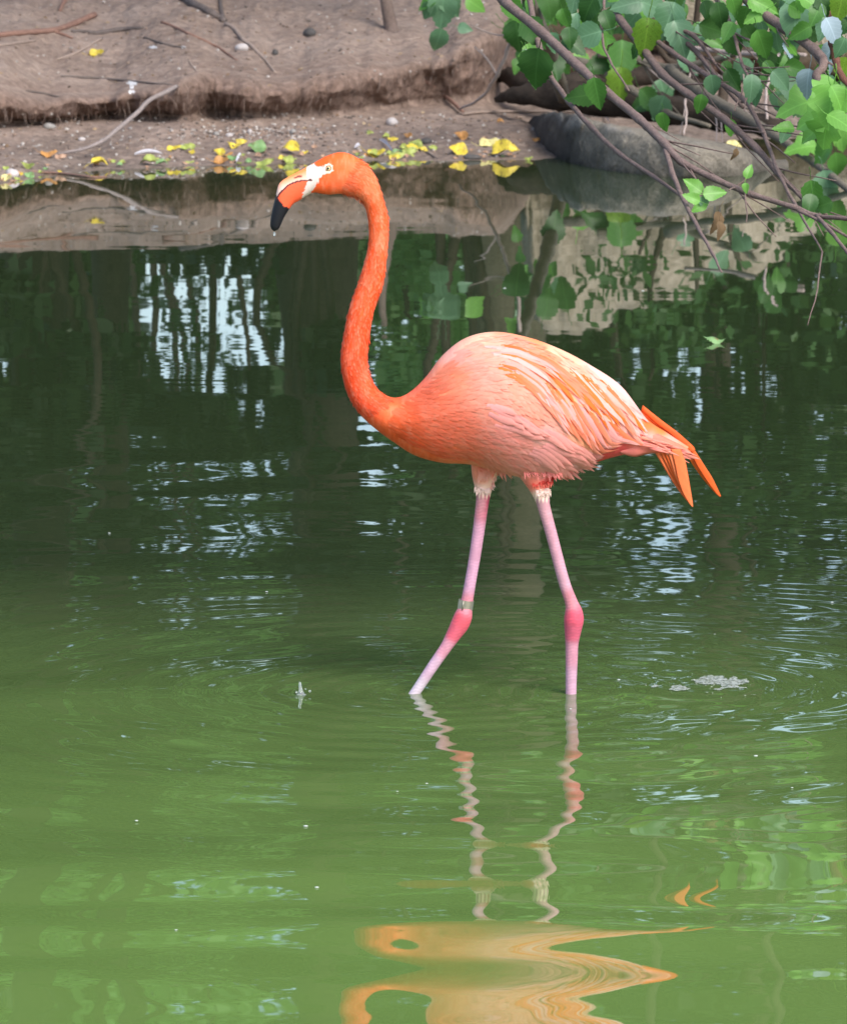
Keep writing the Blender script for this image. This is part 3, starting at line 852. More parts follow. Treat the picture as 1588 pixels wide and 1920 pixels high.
# --- eye, leg band, bill drip
def uvball(c, r, n=10, m=14, sc=(1, 1, 1)):
    V = []; F = []
    for i in range(n + 1):
        th = math.pi * i / n
        for j in range(m):
            ph = 2 * math.pi * j / m
            V.append((c[0] + r * sc[0] * math.sin(th) * math.cos(ph), c[1] + r * sc[1] * math.sin(th) * math.sin(ph), c[2] + r * sc[2] * math.cos(th)))
    for i in range(n):
        for j in range(m):
            F.append((i * m + j, (i + 1) * m + j, (i + 1) * m + (j + 1) % m, i * m + (j + 1) % m))
    return V, F
def plain(name, c, rough=0.5, spec=0.4, **kw):
    t = NT(name)
    nz = t.noise(60, 4, 0.6, t.pos())
    col = t.ramp(nz, [(0.3, tuple(k * 0.82 for k in c)), (0.7, tuple(min(1, k * 1.1) for k in c))])
    return t.done(t.bsdf(col, rough, None, spec, **kw))
M_iris = plain("eye_iris", lin(226, 206, 150), 0.15, 0.5); M_pupil = plain("eye_pupil", (0.01, 0.01, 0.01), 0.1, 0.5)
M_band = plain("band_metal", lin(168, 162, 146, .9), 0.38, 0.5, Metallic=0.7)
for side in (-1, 1):
    q, nm = onbody(616, 313.5, side)
    e_ = part("eye", *uvball(q - nm * 0.0020, 0.0043), M_iris, FL)
    q2 = q + nm * 0.0019
    part("pupil", *uvball(q2, 0.0021), M_pupil, e_)
def ringband(A, B, r0, th):
    ax = (B - A).normalized(); u_ = ax.orthogonal().normalized(); v_ = ax.cross(u_)
    V = []; F = []; n = 24
    for k in range(n):
        an = 2 * math.pi * k / n
        d = u_ * math.cos(an) + v_ * math.sin(an)
        V += [A + d * r0, A + d * (r0 + th), B + d * (r0 + th), B + d * r0]
    for k in range(n):
        a, b2 = 4 * k, 4 * ((k + 1) % n)
        for j in range(4):
            F.append((a + j, a + (j + 1) % 4, b2 + (j + 1) % 4, b2 + j))
    return V, F
oy = Vector((0, 19 * KPX, 0))
bandA = Pb(874.5, 1128) + oy; bandB = Pb(872, 1145) + oy
lb = part("leg_band", *ringband(bandA, bandB, 0.0122, 0.0022), M_band, FL, False)
lb['label'] = "pale grey metal band just above the knee joint"
for px in ((871),):
    A = Pb(869, 1128) + Vector((0, (19 - 15.0) * KPX, 0)); 
    v, f = tube([A, Pb(867, 1145) + Vector((0, (19 - 15.0) * KPX, 0))], [0.0012, 0.0012], 6)
    part("band_seam", v, f, M_band, lb)
tglass = NT("clear_water_drop")
M_drop = tglass.done(tglass.bsdf((0.9, 0.93, 0.95), 0.03, None, 0.5, **{'Transmission Weight': 0.85, 'IOR': 1.33}))
dv, df = uvball(Pb(514.5, 438), 0.0022, 8, 10, (1, 1, 2.0))
drop = part("water_drop", dv, df, M_drop); tag(drop, "tiny water drop hanging from the tip of the black bill", "water drop")
# ------------------------------------------------------------------ trees behind the bank (the pond mirrors them) and unseen crowns added above to shade water and bank
M_bark = bark_mat("dark_bark", (0.030, 0.022, 0.016), (0.085, 0.066, 0.050), 14)
M_bark2 = bark_mat("olive_bark", (0.075, 0.066, 0.042), (0.165, 0.145, 0.100), 10)
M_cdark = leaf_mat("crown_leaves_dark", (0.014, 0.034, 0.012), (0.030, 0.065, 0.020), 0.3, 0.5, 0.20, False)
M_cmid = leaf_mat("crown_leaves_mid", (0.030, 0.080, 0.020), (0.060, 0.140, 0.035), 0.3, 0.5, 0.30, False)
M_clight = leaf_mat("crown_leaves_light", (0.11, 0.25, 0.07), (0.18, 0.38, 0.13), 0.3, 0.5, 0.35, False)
def leaf_cloud(centres, radii, counts, size, rs, flat=0.8, gate=None):
    V = []; 
    for c, r, n in zip(centres, radii, counts):
        d = rs.normal(size=(n, 3)); d /= np.linalg.norm(d, axis=1, keepdims=True)
        q = np.asarray(c) + d * (rs.uniform(0.15, 1, (n, 1)) ** 0.45) * np.array([r, r, r * flat])
        V.append(q)
    C = np.vstack(V)
    if gate is not None: C = C[gate(C)]
    n = len(C)
    a = rs.normal(size=(n, 3)); a /= np.linalg.norm(a, axis=1, keepdims=True)
    b_ = np.cross(a, rs.normal(size=(n, 3))); b_ /= np.linalg.norm(b_, axis=1, keepdims=True)
    s = size * rs.uniform(0.6, 1.25, (n, 1))
    nn = np.cross(a, b_)
    pts = np.stack([C - a * s, C - b_ * s * .48 + nn * s * .12, C + a * s, C + b_ * s * .48 + nn * s * .12], 1).reshape(-1, 3)
    return pts, np.arange(n * 4).reshape(n, 4)
def limb(base, tip, r0, r1, rs, sag=0.0, n=9):
    base = np.array(base, float); tip = np.array(tip, float)
    k1 = base + (tip - base) * 0.35 + rs.normal(size=3) * 0.05 * np.linalg.norm(tip - base); k2 = base + (tip - base) * 0.7 + rs.normal(size=3) * 0.06 * np.linalg.norm(tip - base)
    s = crom([base, k1, k2, tip], n // 3 + 1)
    return tube(s, np.linspace(r0, r1, len(s)), 9)
def tree(label, px, Y, r, h, crown_c, crown_r, nleaf, lsize, lmat, bmat, seed, group=None, lean=0.0, nl=7, nclump=16, flat=0.7):
    rs = np.random.RandomState(seed)
    x = (px - 794) * Y / FPX
    z0 = ground_z(x, Y) - 0.05
    T = thing("leafy_tree", (x, Y, z0), label, "tree", group)
    top = np.array([x + lean, Y - 0.2, h])
    s = crom([(x, Y, z0 - 0.1), (x + lean * .2 + rs.normal() * .04, Y, z0 + h * .3), (x + lean * .6, Y, z0 + h * .65), top], 6)
    rad = np.linspace(r, r * .45, len(s)); rad[0] *= 1.5; rad[1] *= 1.15
    part("trunk", *tube(s, rad, 14), bmat, T)
    cc = np.array(crown_c, float)
    cl = cc + rs.normal(size=(nclump, 3)) * np.array(crown_r) * 0.52
    for k in range(nl):
        j = s[int(len(s) * rs.uniform(0.45, .98))]
        part("limb", *limb(j, cl[k % nclump], r * .38, r * .08, rs), bmat, T)
    rr_ = np.mean(crown_r) * rs.uniform(0.28, 0.5, nclump)
    v, f = leaf_cloud(cl, rr_, [max(20, int(nleaf / nclump))] * nclump, lsize, rs, flat)
    c = part("crown", v, f, lmat, T, True)
    return T
def shrub(label, px, Y, halfpx, z0, z1, nleaf, lsize, lmat, seed, group=None, nclump=14, gate=None, name="leafy_shrub", fill=0.5, stems=5):
    rs = np.random.RandomState(seed)
    x = (px - 794) * Y / FPX; hw = halfpx * Y / FPX
    zg = ground_z(x, Y)
    T = thing(name, (x, Y, zg - 0.02), label, "shrub", group)
    cl = np.stack([x + rs.uniform(-1, 1, nclump) * hw * .78, Y + rs.uniform(-.5, .5, nclump), z0 + (z1 - z0) * (np.arange(nclump) + rs.uniform(0, 1, nclump)) / nclump], 1)
    rr_ = np.clip(np.full(nclump, min(hw * .6, (z1 - z0) * fill)), .1, 1.2) * rs.uniform(.7, 1.2, nclump)
    for k in range(stems):
        part("stem", *limb((x + rs.normal() * .08, Y, zg - .03), cl[rs.randint(nclump)], .028, .008, rs), M_bark, T)
    v, f = leaf_cloud(cl, rr_, [max(8, nleaf // nclump)] * nclump, lsize, rs, 1.0, gate)
    part("crown", v, f, lmat, T, True)
    return T
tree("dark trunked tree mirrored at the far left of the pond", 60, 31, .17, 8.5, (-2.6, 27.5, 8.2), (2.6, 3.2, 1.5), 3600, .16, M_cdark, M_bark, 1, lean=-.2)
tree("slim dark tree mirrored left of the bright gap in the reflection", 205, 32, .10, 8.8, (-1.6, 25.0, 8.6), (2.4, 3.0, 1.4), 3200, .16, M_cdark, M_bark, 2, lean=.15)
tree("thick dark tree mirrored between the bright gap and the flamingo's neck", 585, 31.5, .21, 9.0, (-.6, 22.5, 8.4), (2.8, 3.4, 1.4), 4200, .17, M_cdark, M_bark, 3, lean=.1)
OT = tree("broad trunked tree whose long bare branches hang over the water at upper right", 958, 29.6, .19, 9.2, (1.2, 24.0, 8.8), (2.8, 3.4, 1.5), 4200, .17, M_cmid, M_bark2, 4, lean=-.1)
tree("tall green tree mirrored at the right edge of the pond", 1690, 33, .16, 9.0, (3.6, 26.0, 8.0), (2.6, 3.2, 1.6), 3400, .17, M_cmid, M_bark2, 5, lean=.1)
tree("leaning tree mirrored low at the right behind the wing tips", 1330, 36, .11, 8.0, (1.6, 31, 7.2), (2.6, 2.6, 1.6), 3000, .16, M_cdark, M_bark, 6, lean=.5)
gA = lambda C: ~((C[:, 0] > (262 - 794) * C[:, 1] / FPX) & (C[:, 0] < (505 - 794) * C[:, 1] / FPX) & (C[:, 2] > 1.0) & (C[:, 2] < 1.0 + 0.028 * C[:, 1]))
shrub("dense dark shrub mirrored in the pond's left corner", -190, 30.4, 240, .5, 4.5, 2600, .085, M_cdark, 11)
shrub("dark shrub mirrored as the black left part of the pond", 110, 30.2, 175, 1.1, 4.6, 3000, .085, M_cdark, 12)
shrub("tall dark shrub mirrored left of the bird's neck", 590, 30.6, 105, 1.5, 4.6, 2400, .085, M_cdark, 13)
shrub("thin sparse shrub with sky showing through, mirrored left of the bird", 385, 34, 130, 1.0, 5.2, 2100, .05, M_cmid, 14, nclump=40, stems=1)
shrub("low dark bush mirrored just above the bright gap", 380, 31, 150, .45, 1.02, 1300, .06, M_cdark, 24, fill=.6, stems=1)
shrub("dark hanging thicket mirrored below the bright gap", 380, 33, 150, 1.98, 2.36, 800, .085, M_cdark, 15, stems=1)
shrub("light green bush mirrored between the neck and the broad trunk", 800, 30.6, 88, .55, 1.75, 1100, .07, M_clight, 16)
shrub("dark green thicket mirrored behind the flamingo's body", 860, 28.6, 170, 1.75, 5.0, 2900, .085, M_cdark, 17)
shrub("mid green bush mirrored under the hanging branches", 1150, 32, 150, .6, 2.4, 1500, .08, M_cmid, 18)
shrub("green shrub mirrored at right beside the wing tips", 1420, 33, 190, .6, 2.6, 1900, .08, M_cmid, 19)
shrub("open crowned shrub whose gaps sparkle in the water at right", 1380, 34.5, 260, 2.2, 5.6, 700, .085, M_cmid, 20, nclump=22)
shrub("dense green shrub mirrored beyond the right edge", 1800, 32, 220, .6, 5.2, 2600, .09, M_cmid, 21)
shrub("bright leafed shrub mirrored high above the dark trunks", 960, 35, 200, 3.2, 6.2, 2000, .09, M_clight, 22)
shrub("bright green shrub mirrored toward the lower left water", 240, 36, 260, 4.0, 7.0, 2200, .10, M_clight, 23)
# the wood behind them all
rsb = np.random.RandomState(5)
cw = []
for k in range(1400):
    px = rsb.uniform(-2600, 3300)
    zz = rsb.uniform(.9, 13)
    if 250 < px < 520 and 1.0 < zz < 3.4: continue
    if 1180 < px < 1590 and 3.0 < zz < 4.6 and rsb.rand() < .85: continue
    if (290 < px < 530 and 3.6 < zz < 5.3 and rsb.rand() < .80) or (680 < px < 770 and 3.8 < zz < 4.6): continue
    cw.append(((px - 794) * 44 / FPX, 44 + rsb.uniform(-3, 5), zz))
v, f = leaf_cloud(cw, rsb.uniform(.5, .9, len(cw)), [80] * len(cw), .17, rsb, 1.0, lambda C: ~((C[:, 0] > (262 - 794) * C[:, 1] / FPX) & (C[:, 0] < (505 - 794) * C[:, 1] / FPX) & (C[:, 2] > 1.3) & (C[:, 2] < 3.3)))
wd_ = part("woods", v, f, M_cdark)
tag(wd_, "far dark wood closing the view behind the bank", None, None, "stuff")

# pale earthen mound behind the shrubs at right
M_mound = NT("pale_rock")
p_ = M_mound.pos(); a_ = M_mound.noise(3.0, 6, .65, p_); b2_ = M_mound.noise(22, 5, .6, p_)
cm = M_mound.ramp(a_, [(0.3, (0.20, 0.175, 0.125)), (0.55, (0.34, 0.30, 0.225)), (0.75, (0.46, 0.41, 0.33))])
cm = M_mound.mix(0.4, cm, M_mound.ramp(b2_, [(0.3, (0.14, 0.115, 0.08)), (0.7, (0.56, 0.49, 0.39))]))
M_mound = M_mound.done(M_mound.bsdf(cm, 0.9, M_mound.bump(b2_, .7, .04), .2))
def rock(name, label, cat, cx, cy, zt, prof_px, Yb, depth, mat, seed, rough=0.05, base=None, kind=None, nz=26, colfn=None):
    """a boulder-like ridge: profile of its top edge in photo pixels at distance Yb"""
    s = crom(prof_px, 8)
    V = []; n = len(s); k_ = nz
    for (a, bt, bb) in s:
        T_ = P(a, bt, Yb); B_ = P(a, bb, Yb)
        if base is not None: B_.z = base
        for j in range(k_):
            an = math.pi * 2 * j / k_
            h = (T_.z - B_.z) / 2
            cz = (T_.z + B_.z) / 2
            pw = lambda c: math.copysign(abs(c) ** 0.75, c)
            V.append((T_.x, Yb + depth - depth * pw(math.cos(an)) , cz + h * pw(math.sin(an))))
    V = np.array(V)
    dn = rough * fbm(V[:, 0] * 6 + V[:, 2] * 3, V[:, 1] * 5 + V[:, 2] * 7, 5, seed)
    V[:, 1] -= dn * 0.8; V[:, 2] += dn * 0.6
    F = [(i * k_ + j, i * k_ + (j + 1) % k_, (i + 1) * k_ + (j + 1) % k_, (i + 1) * k_ + j) for i in range(n - 1) for j in range(k_)]
    F += [tuple(range(k_ - 1, -1, -1)), tuple((n - 1) * k_ + j for j in range(k_))]
    o = part(name, V, F, mat, None, True, None if colfn is None else colfn(V))
    tag(o, label, cat)
    return o
rock("stone_outcrop", "pale tan rock slope behind the hanging branches at right", "rock", 0, 0, 0,
     [(985, -60, 120), (1010, -215, 120), (1060, -232, 120), (1160, -205, 120), (1260, -170, 130), (1340, -128, 130), (1440, -88, 140), (1540, -52, 150), (1640, -6, 160), (1760, 60, 160)], 27.4, 0.7, M_mound, 77, 0.10)

# ------------------------------------------------------------------ branches that hang over the water, leaf by leaf
M_twig = bark_mat("branch_bark", (0.110, 0.072, 0.062), (0.235, 0.170, 0.150), 40)
M_twigo = bark_mat("old_branch_bark", (0.090, 0.078, 0.060), (0.195, 0.170, 0.135), 30)
M_twigp = bark_mat("pale_twig_bark", (0.26, 0.20, 0.18), (0.42, 0.35, 0.32), 40)
M_twigr = bark_mat("red_shoot_bark", (0.105, 0.045, 0.032), (0.185, 0.085, 0.060), 40)
LM = {'d': leaf_mat("leaf_dark", (0.020, 0.070, 0.014), (0.045, 0.125, 0.026)), 'g': leaf_mat("leaf_green", (0.050, 0.150, 0.025), (0.085, 0.225, 0.04)),
      'p': leaf_mat("leaf_pale", (0.075, 0.175, 0.085), (0.130, 0.250, 0.140), .5, .4, .25), 'b': leaf_mat("leaf_bright", (0.12, 0.30, 0.05), (0.19, 0.42, 0.085), .4, .4, .4),
      'u': leaf_mat("leaf_underside", (0.20, 0.28, 0.32), (0.28, 0.36, 0.42), .3, .6, .2), 's': leaf_mat("leaf_spotted", (0.10, 0.21, 0.022), (0.17, 0.30, 0.030), .4, .45, .4, True, True)}
def leaf_mesh(kind, seed, lobed=False):
    """a toothed mulberry-like leaf 1 long, tip along +X, stalk along -X"""
    rs = random.Random(seed)
    n = 15
    ratio = rs.uniform(.62, .78) if not lobed else .9
    up = []; lo = []; wb = []
    for i in range(n + 1):
        t_ = i / n
        w_ = (max(0.0, math.sin(math.pi * min(1, t_ ** 0.72))) ** 0.85) * (1 - 0.30 * t_) * ratio * 0.56
        if lobed:
            w_ *= 0.62 + 0.55 * abs(math.sin(t_ * math.pi * 2.6 + .5))
        tooth = (0.024 if i % 2 else -0.014) * rs.uniform(.2, 1.6) if 0 < i < n else 0
        wb.append(w_); up.append((t_, w_ + tooth)); lo.append((t_, -(w_ + tooth * rs.uniform(.5, 1.4)) * rs.uniform(.96, 1.03)))
    bend = rs.uniform(.10, .50); fold = rs.uniform(.05, .40); wav = rs.uniform(.02, .06); ph = rs.uniform(0, 6)
    def z(x, y): return -bend * x * x + fold * abs(y) + wav * math.sin(7 * x + ph) * abs(y) * 3
    V = []; F = []
    for i in range(n + 1):
        x = i / n; w_ = wb[i]
        for (X, Y_, yb_) in ((*up[i], w_), (x, w_ * .5, w_ * .5), (x, 0.0, 0), (x, -w_ * .5, -w_ * .5), (*lo[i], -w_)):
            V.append((X, Y_, z(x, yb_)))
    for i in range(n):
        for j in range(4):
            F.append((5 * i + j, 5 * (i + 1) + j, 5 * (i + 1) + j + 1, 5 * i + j + 1))
    st = [(0.0, 0, 0), (-.16, .01, .03), (-.30, .03, .11), (-.42, .02, .22)]
    v, f = tube(st, [.013, .011, .011, .013], 5)
    o = len(V); V += [tuple(q) for q in v]; F += [tuple(k + o for k in q) for q in f]
    return mesh_np("leaf", V, F, [LM[kind]])
LMESH = {k: [leaf_mesh(k, 10 * i + j) for j in range(5)] for i, k in enumerate(LM)}
LLOBE = [leaf_mesh('b', 90 + j, True) for j in range(3)]
rl = random.Random(21)
def put_leaf(parent, at, angle, length, kind, tilt=None, lobed=False):
    """at: world point of the leaf's middle; angle: direction of its tip seen from the shore opposite, 0 right, 90 down"""
    me = rl.choice(LLOBE if lobed else LMESH[kind])
    a = R(angle)
    tip = Vector((math.cos(a), rl.uniform(-.55, .35), -math.sin(a))).normalized()
    nrm = Vector((rl.uniform(-.5, .5), -1, rl.uniform(.1, 1.0))) if tilt is None else Vector(tilt)
    nrm = (nrm - tip * nrm.dot(tip)).normalized()
    yy_ = nrm.cross(tip)
    L = length
    M = Matrix((tip, yy_, nrm)).transposed().to_4x4()
    o = link("leaf", me, parent)
    o.matrix_local = Matrix.Translation(at - tip * L * .5 - wpos(parent)) @ M @ Matrix.Scale(L, 4)
    return o
def bough(plant, rows, mat, n=5, name="branch", sides=8, knots=True):
    """rows: photo x, photo y, distance, radius in photo pixels"""
    s = crom(rows, n)
    path = []; rad = []
    for i, (a, b_, Y, r) in enumerate(s):
        j = 0.9 * math.sin(i * 1.7 + rows[0][0])
        path.append(P(a + j, b_ + j * .6, Y)); rad.append(r * Y / FPX * (1.18 if knots and i % n == 0 and 0 < i < len(s) - 1 else 1.0))
    v, f = tube(path, rad, sides, True, 0.04)
    o = part(name, v, f, mat, plant)
    o_s = [(a, b_, Y) for (a, b_, Y, r) in s]
    return o, o_s
SH = thing("overhanging_shrub", gp(1075, 190), "tangled shrub of bare stems on the bank behind the hanging branches", "shrub")
NEAR = (M_twig, M_twigr)
def nearY(Y): return 12.6 + (Y - 19.5) * 0.52
S2 = []
def bb(*a, **k):
    a = list(a); root = SH
    if a[1] in NEAR and a[0][0][2] < 24.7:
        root = OT; a[0] = [(p_[0], p_[1], nearY(p_[2]), p_[3]) for p_ in a[0]]
    r_ = bough(root, *a, **k); S2.append(r_); return r_
tb = wpos(OT)
def hang(px, py, Y): return np.array(P(px, py, Y))
e1, e2, e3 = hang(905, -60, nearY(23.8)), hang(1250, -40, nearY(24.3)), hang(1480, -60, nearY(23.2))
sL = crom([(tb.x, tb.y - .1, 5.6), (.3, 24, 4.6), (e1[0] - .1, 17.5, 3.0), (e1[0], e1[1] + .2, 2.2), (e2[0], e2[1] + .1, 2.1), (e3[0] + .1, e3[1], 2.0), (1.6, e3[1] - .1, 2.1)], 6)
part("limb", *tube(sL, np.linspace(.085, .016, len(sL)), 9), M_bark, OT)
for e_ in (e1, e2, e3):
    k_ = sL[np.argmin(np.abs(sL[:, 0] - e_[0]) + 9 * (sL[:, 1] > 16))]
    sB = crom([k_, (np.array(k_) + e_) / 2 + np.array((-.03, 0, .05)), e_], 4)
    part("branch", *tube(sB, np.linspace(.018, .011, len(sB)), 7), M_bark, OT)
# a stem that rises out of the picture, from which the branches arch down
bb([(1060, 195, 25.6, 14), (1030, 90, 25.0, 13), (985, -20, 24.4, 12), (950, -110, 24.0, 11), (930, -190, 23.6, 10)], M_twigo)
bb([(905, -60, 23.8, 11), (945, 0, 23.4, 9.5), (1014, 58, 22.9, 9), (1088, 127, 22.4, 8.5), (1140, 174, 22.0, 8), (1198, 222, 21.6, 8), (1246, 269, 21.2, 7.5), (1278, 303, 21.0, 6.8), (1341, 335, 20.8, 6.2), (1410, 364, 20.6, 5.8), (1489, 388, 20.4, 5.2), (1531, 404, 20.3, 4.6), (1588, 409, 20.1, 4.2), (1640, 414, 20.0, 3.5)], M_twig)
bb([(1247, 276, 21.2, 5.5), (1262, 327, 20.8, 5), (1283, 377, 20.4, 4.6), (1309, 427, 20.0, 3.9), (1336, 475, 19.6, 3), (1352, 509, W(1352, 509).y, 1.8)], M_twig)
bb([(1531, 404, 20.3, 4), (1557, 433, 20.0, 3.8), (1588, 472, 19.7, 3.2), (1612, 505, 19.4, 2.5)], M_twig)
bb([(1489, 390, 20.4, 3.4), (1545, 418, 20.2, 3.2), (1600, 450, 20.0, 2.6)], M_twig)
bb([(985, -40, 24.2, 6), (1009, 79, 23.4, 5.2), (1030, 137, 23.0, 5), (1067, 190, 22.6, 5), (1109, 238, 22.2, 4.6), (1162, 288, 21.7, 4.2), (1225, 330, 21.2, 3.8), (1280, 369, 20.6, 3)], M_twig)
bb([(1150, 20, 24.6, 8), (1209, 95, 24.0, 7.5), (1241, 137, 23.6, 7.5), (1288, 174, 23.2, 7), (1357, 222, 22.8, 7), (1415, 274, 22.4, 6.5), (1457, 322, 22.1, 5.5), (1499, 364, 21.8, 4.5), (1550, 402, 21.5, 3.5)], M_twig)
bb([(1255, 130, 24.8, 11), (1325, 179, 24.3, 10.5), (1383, 211, 23.9, 10), (1447, 249, 23.5, 9), (1500, 285, 23.2, 8), (1560, 330, 22.8, 7), (1620, 380, 22.4, 6)], M_twigo)
bb([(1200, 50, 24.2, 5), (1257, 95, 23.8, 5), (1330, 143, 23.3, 5), (1394, 185, 22.9, 4.6), (1431, 248, 22.4, 4.2), (1457, 317, 21.9, 3.8), (1489, 380, 21.3, 3), (1541, 470, W(1541, 470).y, 1.6)], M_twig)
bb([(1340, -60, 23.6, 10), (1420, 16, 23.0, 10), (1473, 53, 22.7, 10), (1526, 92, 22.4, 9.5), (1545, 118, 22.2, 8.5), (1531, 143, 22.1, 8), (1552, 168, 22.0, 7.5), (1600, 190, 21.8, 7)], M_twig)
bb([(1288, 88, 24.4, 4.5), (1320, 92, 24.3, 4.5), (1400, 100, 24.0, 4.2), (1510, 102, 23.6, 3.8)], M_twigp)
bb([(1255, 50, 24.2, 4.5), (1270, 63, 24.1, 5), (1309, 100, 23.8, 4.6), (1346, 148, 23.4, 4), (1392, 200, 23.0, 3.4)], M_twig)
bb([(1540, -20, 22.0, 5), (1558, 40, 21.9, 7), (1562, 80, 21.8, 8.5), (1567, 112, 21.8, 7), (1580, 145, 21.7, 6), (1610, 175, 21.6, 5)], M_twigr)
bb([(1330, -20, 23.6, 4), (1363, 30, 23.3, 4), (1380, 78, 23.0, 3.4), (1392, 120, 22.8, 3), (1412, 160, 22.6, 2.4)], M_twig)
bb([(1460, 100, 23.2, 3), (1445, 140, 22.9, 3), (1436, 175, 22.7, 2.6), (1438, 222, 22.5, 2.4)], M_twigp)
bb([(1284, 185, 23.6, 2), (1287, 220, 23.5, 2), (1282, 252, 23.4, 1.8)], M_twigp)
bb([(1135, -20, 24, 3), (1128, 60, 23.6, 2.6), (1142, 110, 23.3, 2.2), (1180, 170, 22.9, 1.8)], M_twig)
bb([(1210, -30, 24.4, 5), (1245, 40, 24.1, 4.5), (1300, 66, 23.9, 4), (1342, 120, 23.6, 3)], M_twig)
bb([(1120, 100, 25.2, 7), (1200, 112, 25.2, 8), (1262, 128, 25.0, 8), (1350, 108, 24.8, 6), (1420, 90, 24.6, 4)], M_twigo)
bb([(1060, 110, 25.4, 8), (1100, 120, 25.3, 9), (1180, 165, 25.1, 8), (1250, 210, 24.8, 6), (1330, 235, 24.5, 4)], M_twigo)
bb([(975, -30, 24.3, 4), (972, 32, 24.3, 3.4), (951, 95, 24.4, 3.4), (932, 140, 24.5, 3.2), (903, 182, 24.7, 2.8), (862, 204, 25.0, 2)], M_twigp)
bb([(932, 140, 24.5, 2), (912, 108, 24.5, 1.8), (890, 87, 24.6, 1.3)], M_twigp)
bb([(952, 66, 24.4, 1.8), (920, 62, 24.5, 1.5), (880, 44, 24.5, 1.3)], M_twigp)
bb([(1404, 330, 20.7, 1.6), (1385, 346, 20.7, 1.5), (1366, 356, 20.6, 1.4)], M_twig)
bb([(1296, 340, 20.8, 2.2), (1318, 352, 20.7, 2), (1318, 372, 20.7, 1.6)], M_twig)
for k in range(74):                                     # thin side twigs
    o_, s_ = S2[rl.choice([1, 6, 7, 8, 9, 11, 13, 17, 18])]
    a, b_, Y = s_[rl.randrange(len(s_) // 5, len(s_))]
    if Y < 20: Y = 19.5 + (Y - 12.6) / .52; tm = [M_twig]
    else: tm = [M_twigp, M_twigo]
    if a < 1080: continue
    an = R(rl.gauss(40, 24)); L = rl.uniform(50, 160)
    bb([(a, b_, Y, 1.9), (a + L * .5 * math.cos(an) + rl.uniform(-8, 8), b_ + L * .5 * math.sin(an), Y - .15, 1.5), (a + L * math.cos(an), b_ + L * math.sin(an), Y - .3, 0.9)], rl.choice(tm), 3, "branch", 6, False)
def nearest(px, py):
    best = None
    for o_, s_ in S2:
        for (a, b_, Y) in s_:
            d = (a - px) ** 2 + (b_ - py) ** 2
            if best is None or d < best[0]: best = (d, o_, Y)
    return best[1], best[2]
nleaves = 0
def lf(px, py, L, ang, kind, lobed=False, tilt=None, dY=0.0):
    global nleaves
    o_, Y = nearest(px, py)
    Y = Y - 0.06 + dY
    put_leaf(o_, P(px, py, Y), ang, L * Y / FPX, kind, tilt, lobed); nleaves += 1
F_ = (0.1, -1, .35)
for a in [(829, 22, 78, 95, 'p'), (845, 6, 60, 60, 'p'), (821, 78, 58, 105, 'p'), (802, 20, 40, 120, 'p'), (871, 52, 28, 10, 'p'), (893, 8, 46, 30, 'b'), (800, 5, 40, 150, 'g'),
          (1096, 66, 66, 165, 'p'), (1212, 70, 78, 96, 's'), (1003, 132, 92, 100, 'd'), (970, 70, 70, 85, 'd'), (1000, 60, 66, 60, 'd'), (1040, 120, 70, 80, 'd'), (1119, 122, 66, 160, 'd'), (1165, 118, 90, 92, 'g'), (1161, 158, 70, 96, 's'),
          (1088, 180, 64, 170, 'd'), (1119, 176, 66, 80, 'g'), (1252, 40, 80, 110, 'p'), (1276, 70, 74, 70, 'p'), (1230, 12, 60, 20, 'p'), (1180, 6, 66, 170, 'p'), (1060, 20, 70, 100, 'd'), (1030, 8, 60, 70, 'd'), (1100, 18, 60, 120, 'd'), (1140, 40, 50, 70, 'd'),
          (1489, 40, 92, 92, 'p'), (1512, 158, 62, 100, 'u'), (1499, 60, 50, 150, 'g'), (1552, 350, 66, 75, 'p'), (1524, 368, 64, 82, 'g'), (1540, 385, 44, 160, 'd'), (1518, 385, 50, 100, 'd'),
          (1299, 347, 44, 218, 'b'), (1341, 361, 48, -6, 'b'), (1297, 370, 36, 205, 'b'), (1310, 388, 34, 150, 'b'), (1320, 380, 28, 80, 'p'), (1404, 320, 30, -70, 'b'), (1398, 352, 20, 90, 'b'),
          (1563, 58, 60, 60, 'u'), (1576, 90, 44, 110, 'p'), (1580, 130, 50, 100, 's'), (1364, 60, 46, 120, 'g'), (1350, 30, 56, 80, 'd'), (1340, 55, 66, 20, 'd'), (1430, 84, 66, 70, 'g'), (1440, 120, 50, 80, 'd'),
          (1390, 132, 56, 120, 'p'), (1375, 150, 50, 60, 'd'), (1410, 165, 56, 90, 'p'), (1486, 112, 36, 90, 'd'), (1465, 150, 50, 45, 'p'), (1480, 165, 50, 70, 'p'), (1220, 190, 66, 50, 'd'), (1235, 205, 60, 110, 'p'), (1200, 196, 50, 150, 'd'), (1312, 195, 40, 100, 'g'),
          (1336, 160, 44, 80, 'p'), (1500, 20, 50, 30, 'g'), (1530, 25, 50, 120, 'g'), (1575, 15, 60, 100, 's'), (1545, 10, 44, 60, 'd'), (1430, 6, 60, 20, 'b'), (1415, 30, 50, 150, 'b'), (1380, 8, 60, 60, 'g')]:
    lf(*a, tilt=(rl.uniform(-.35, .35), -1, rl.uniform(-.1, .6)))
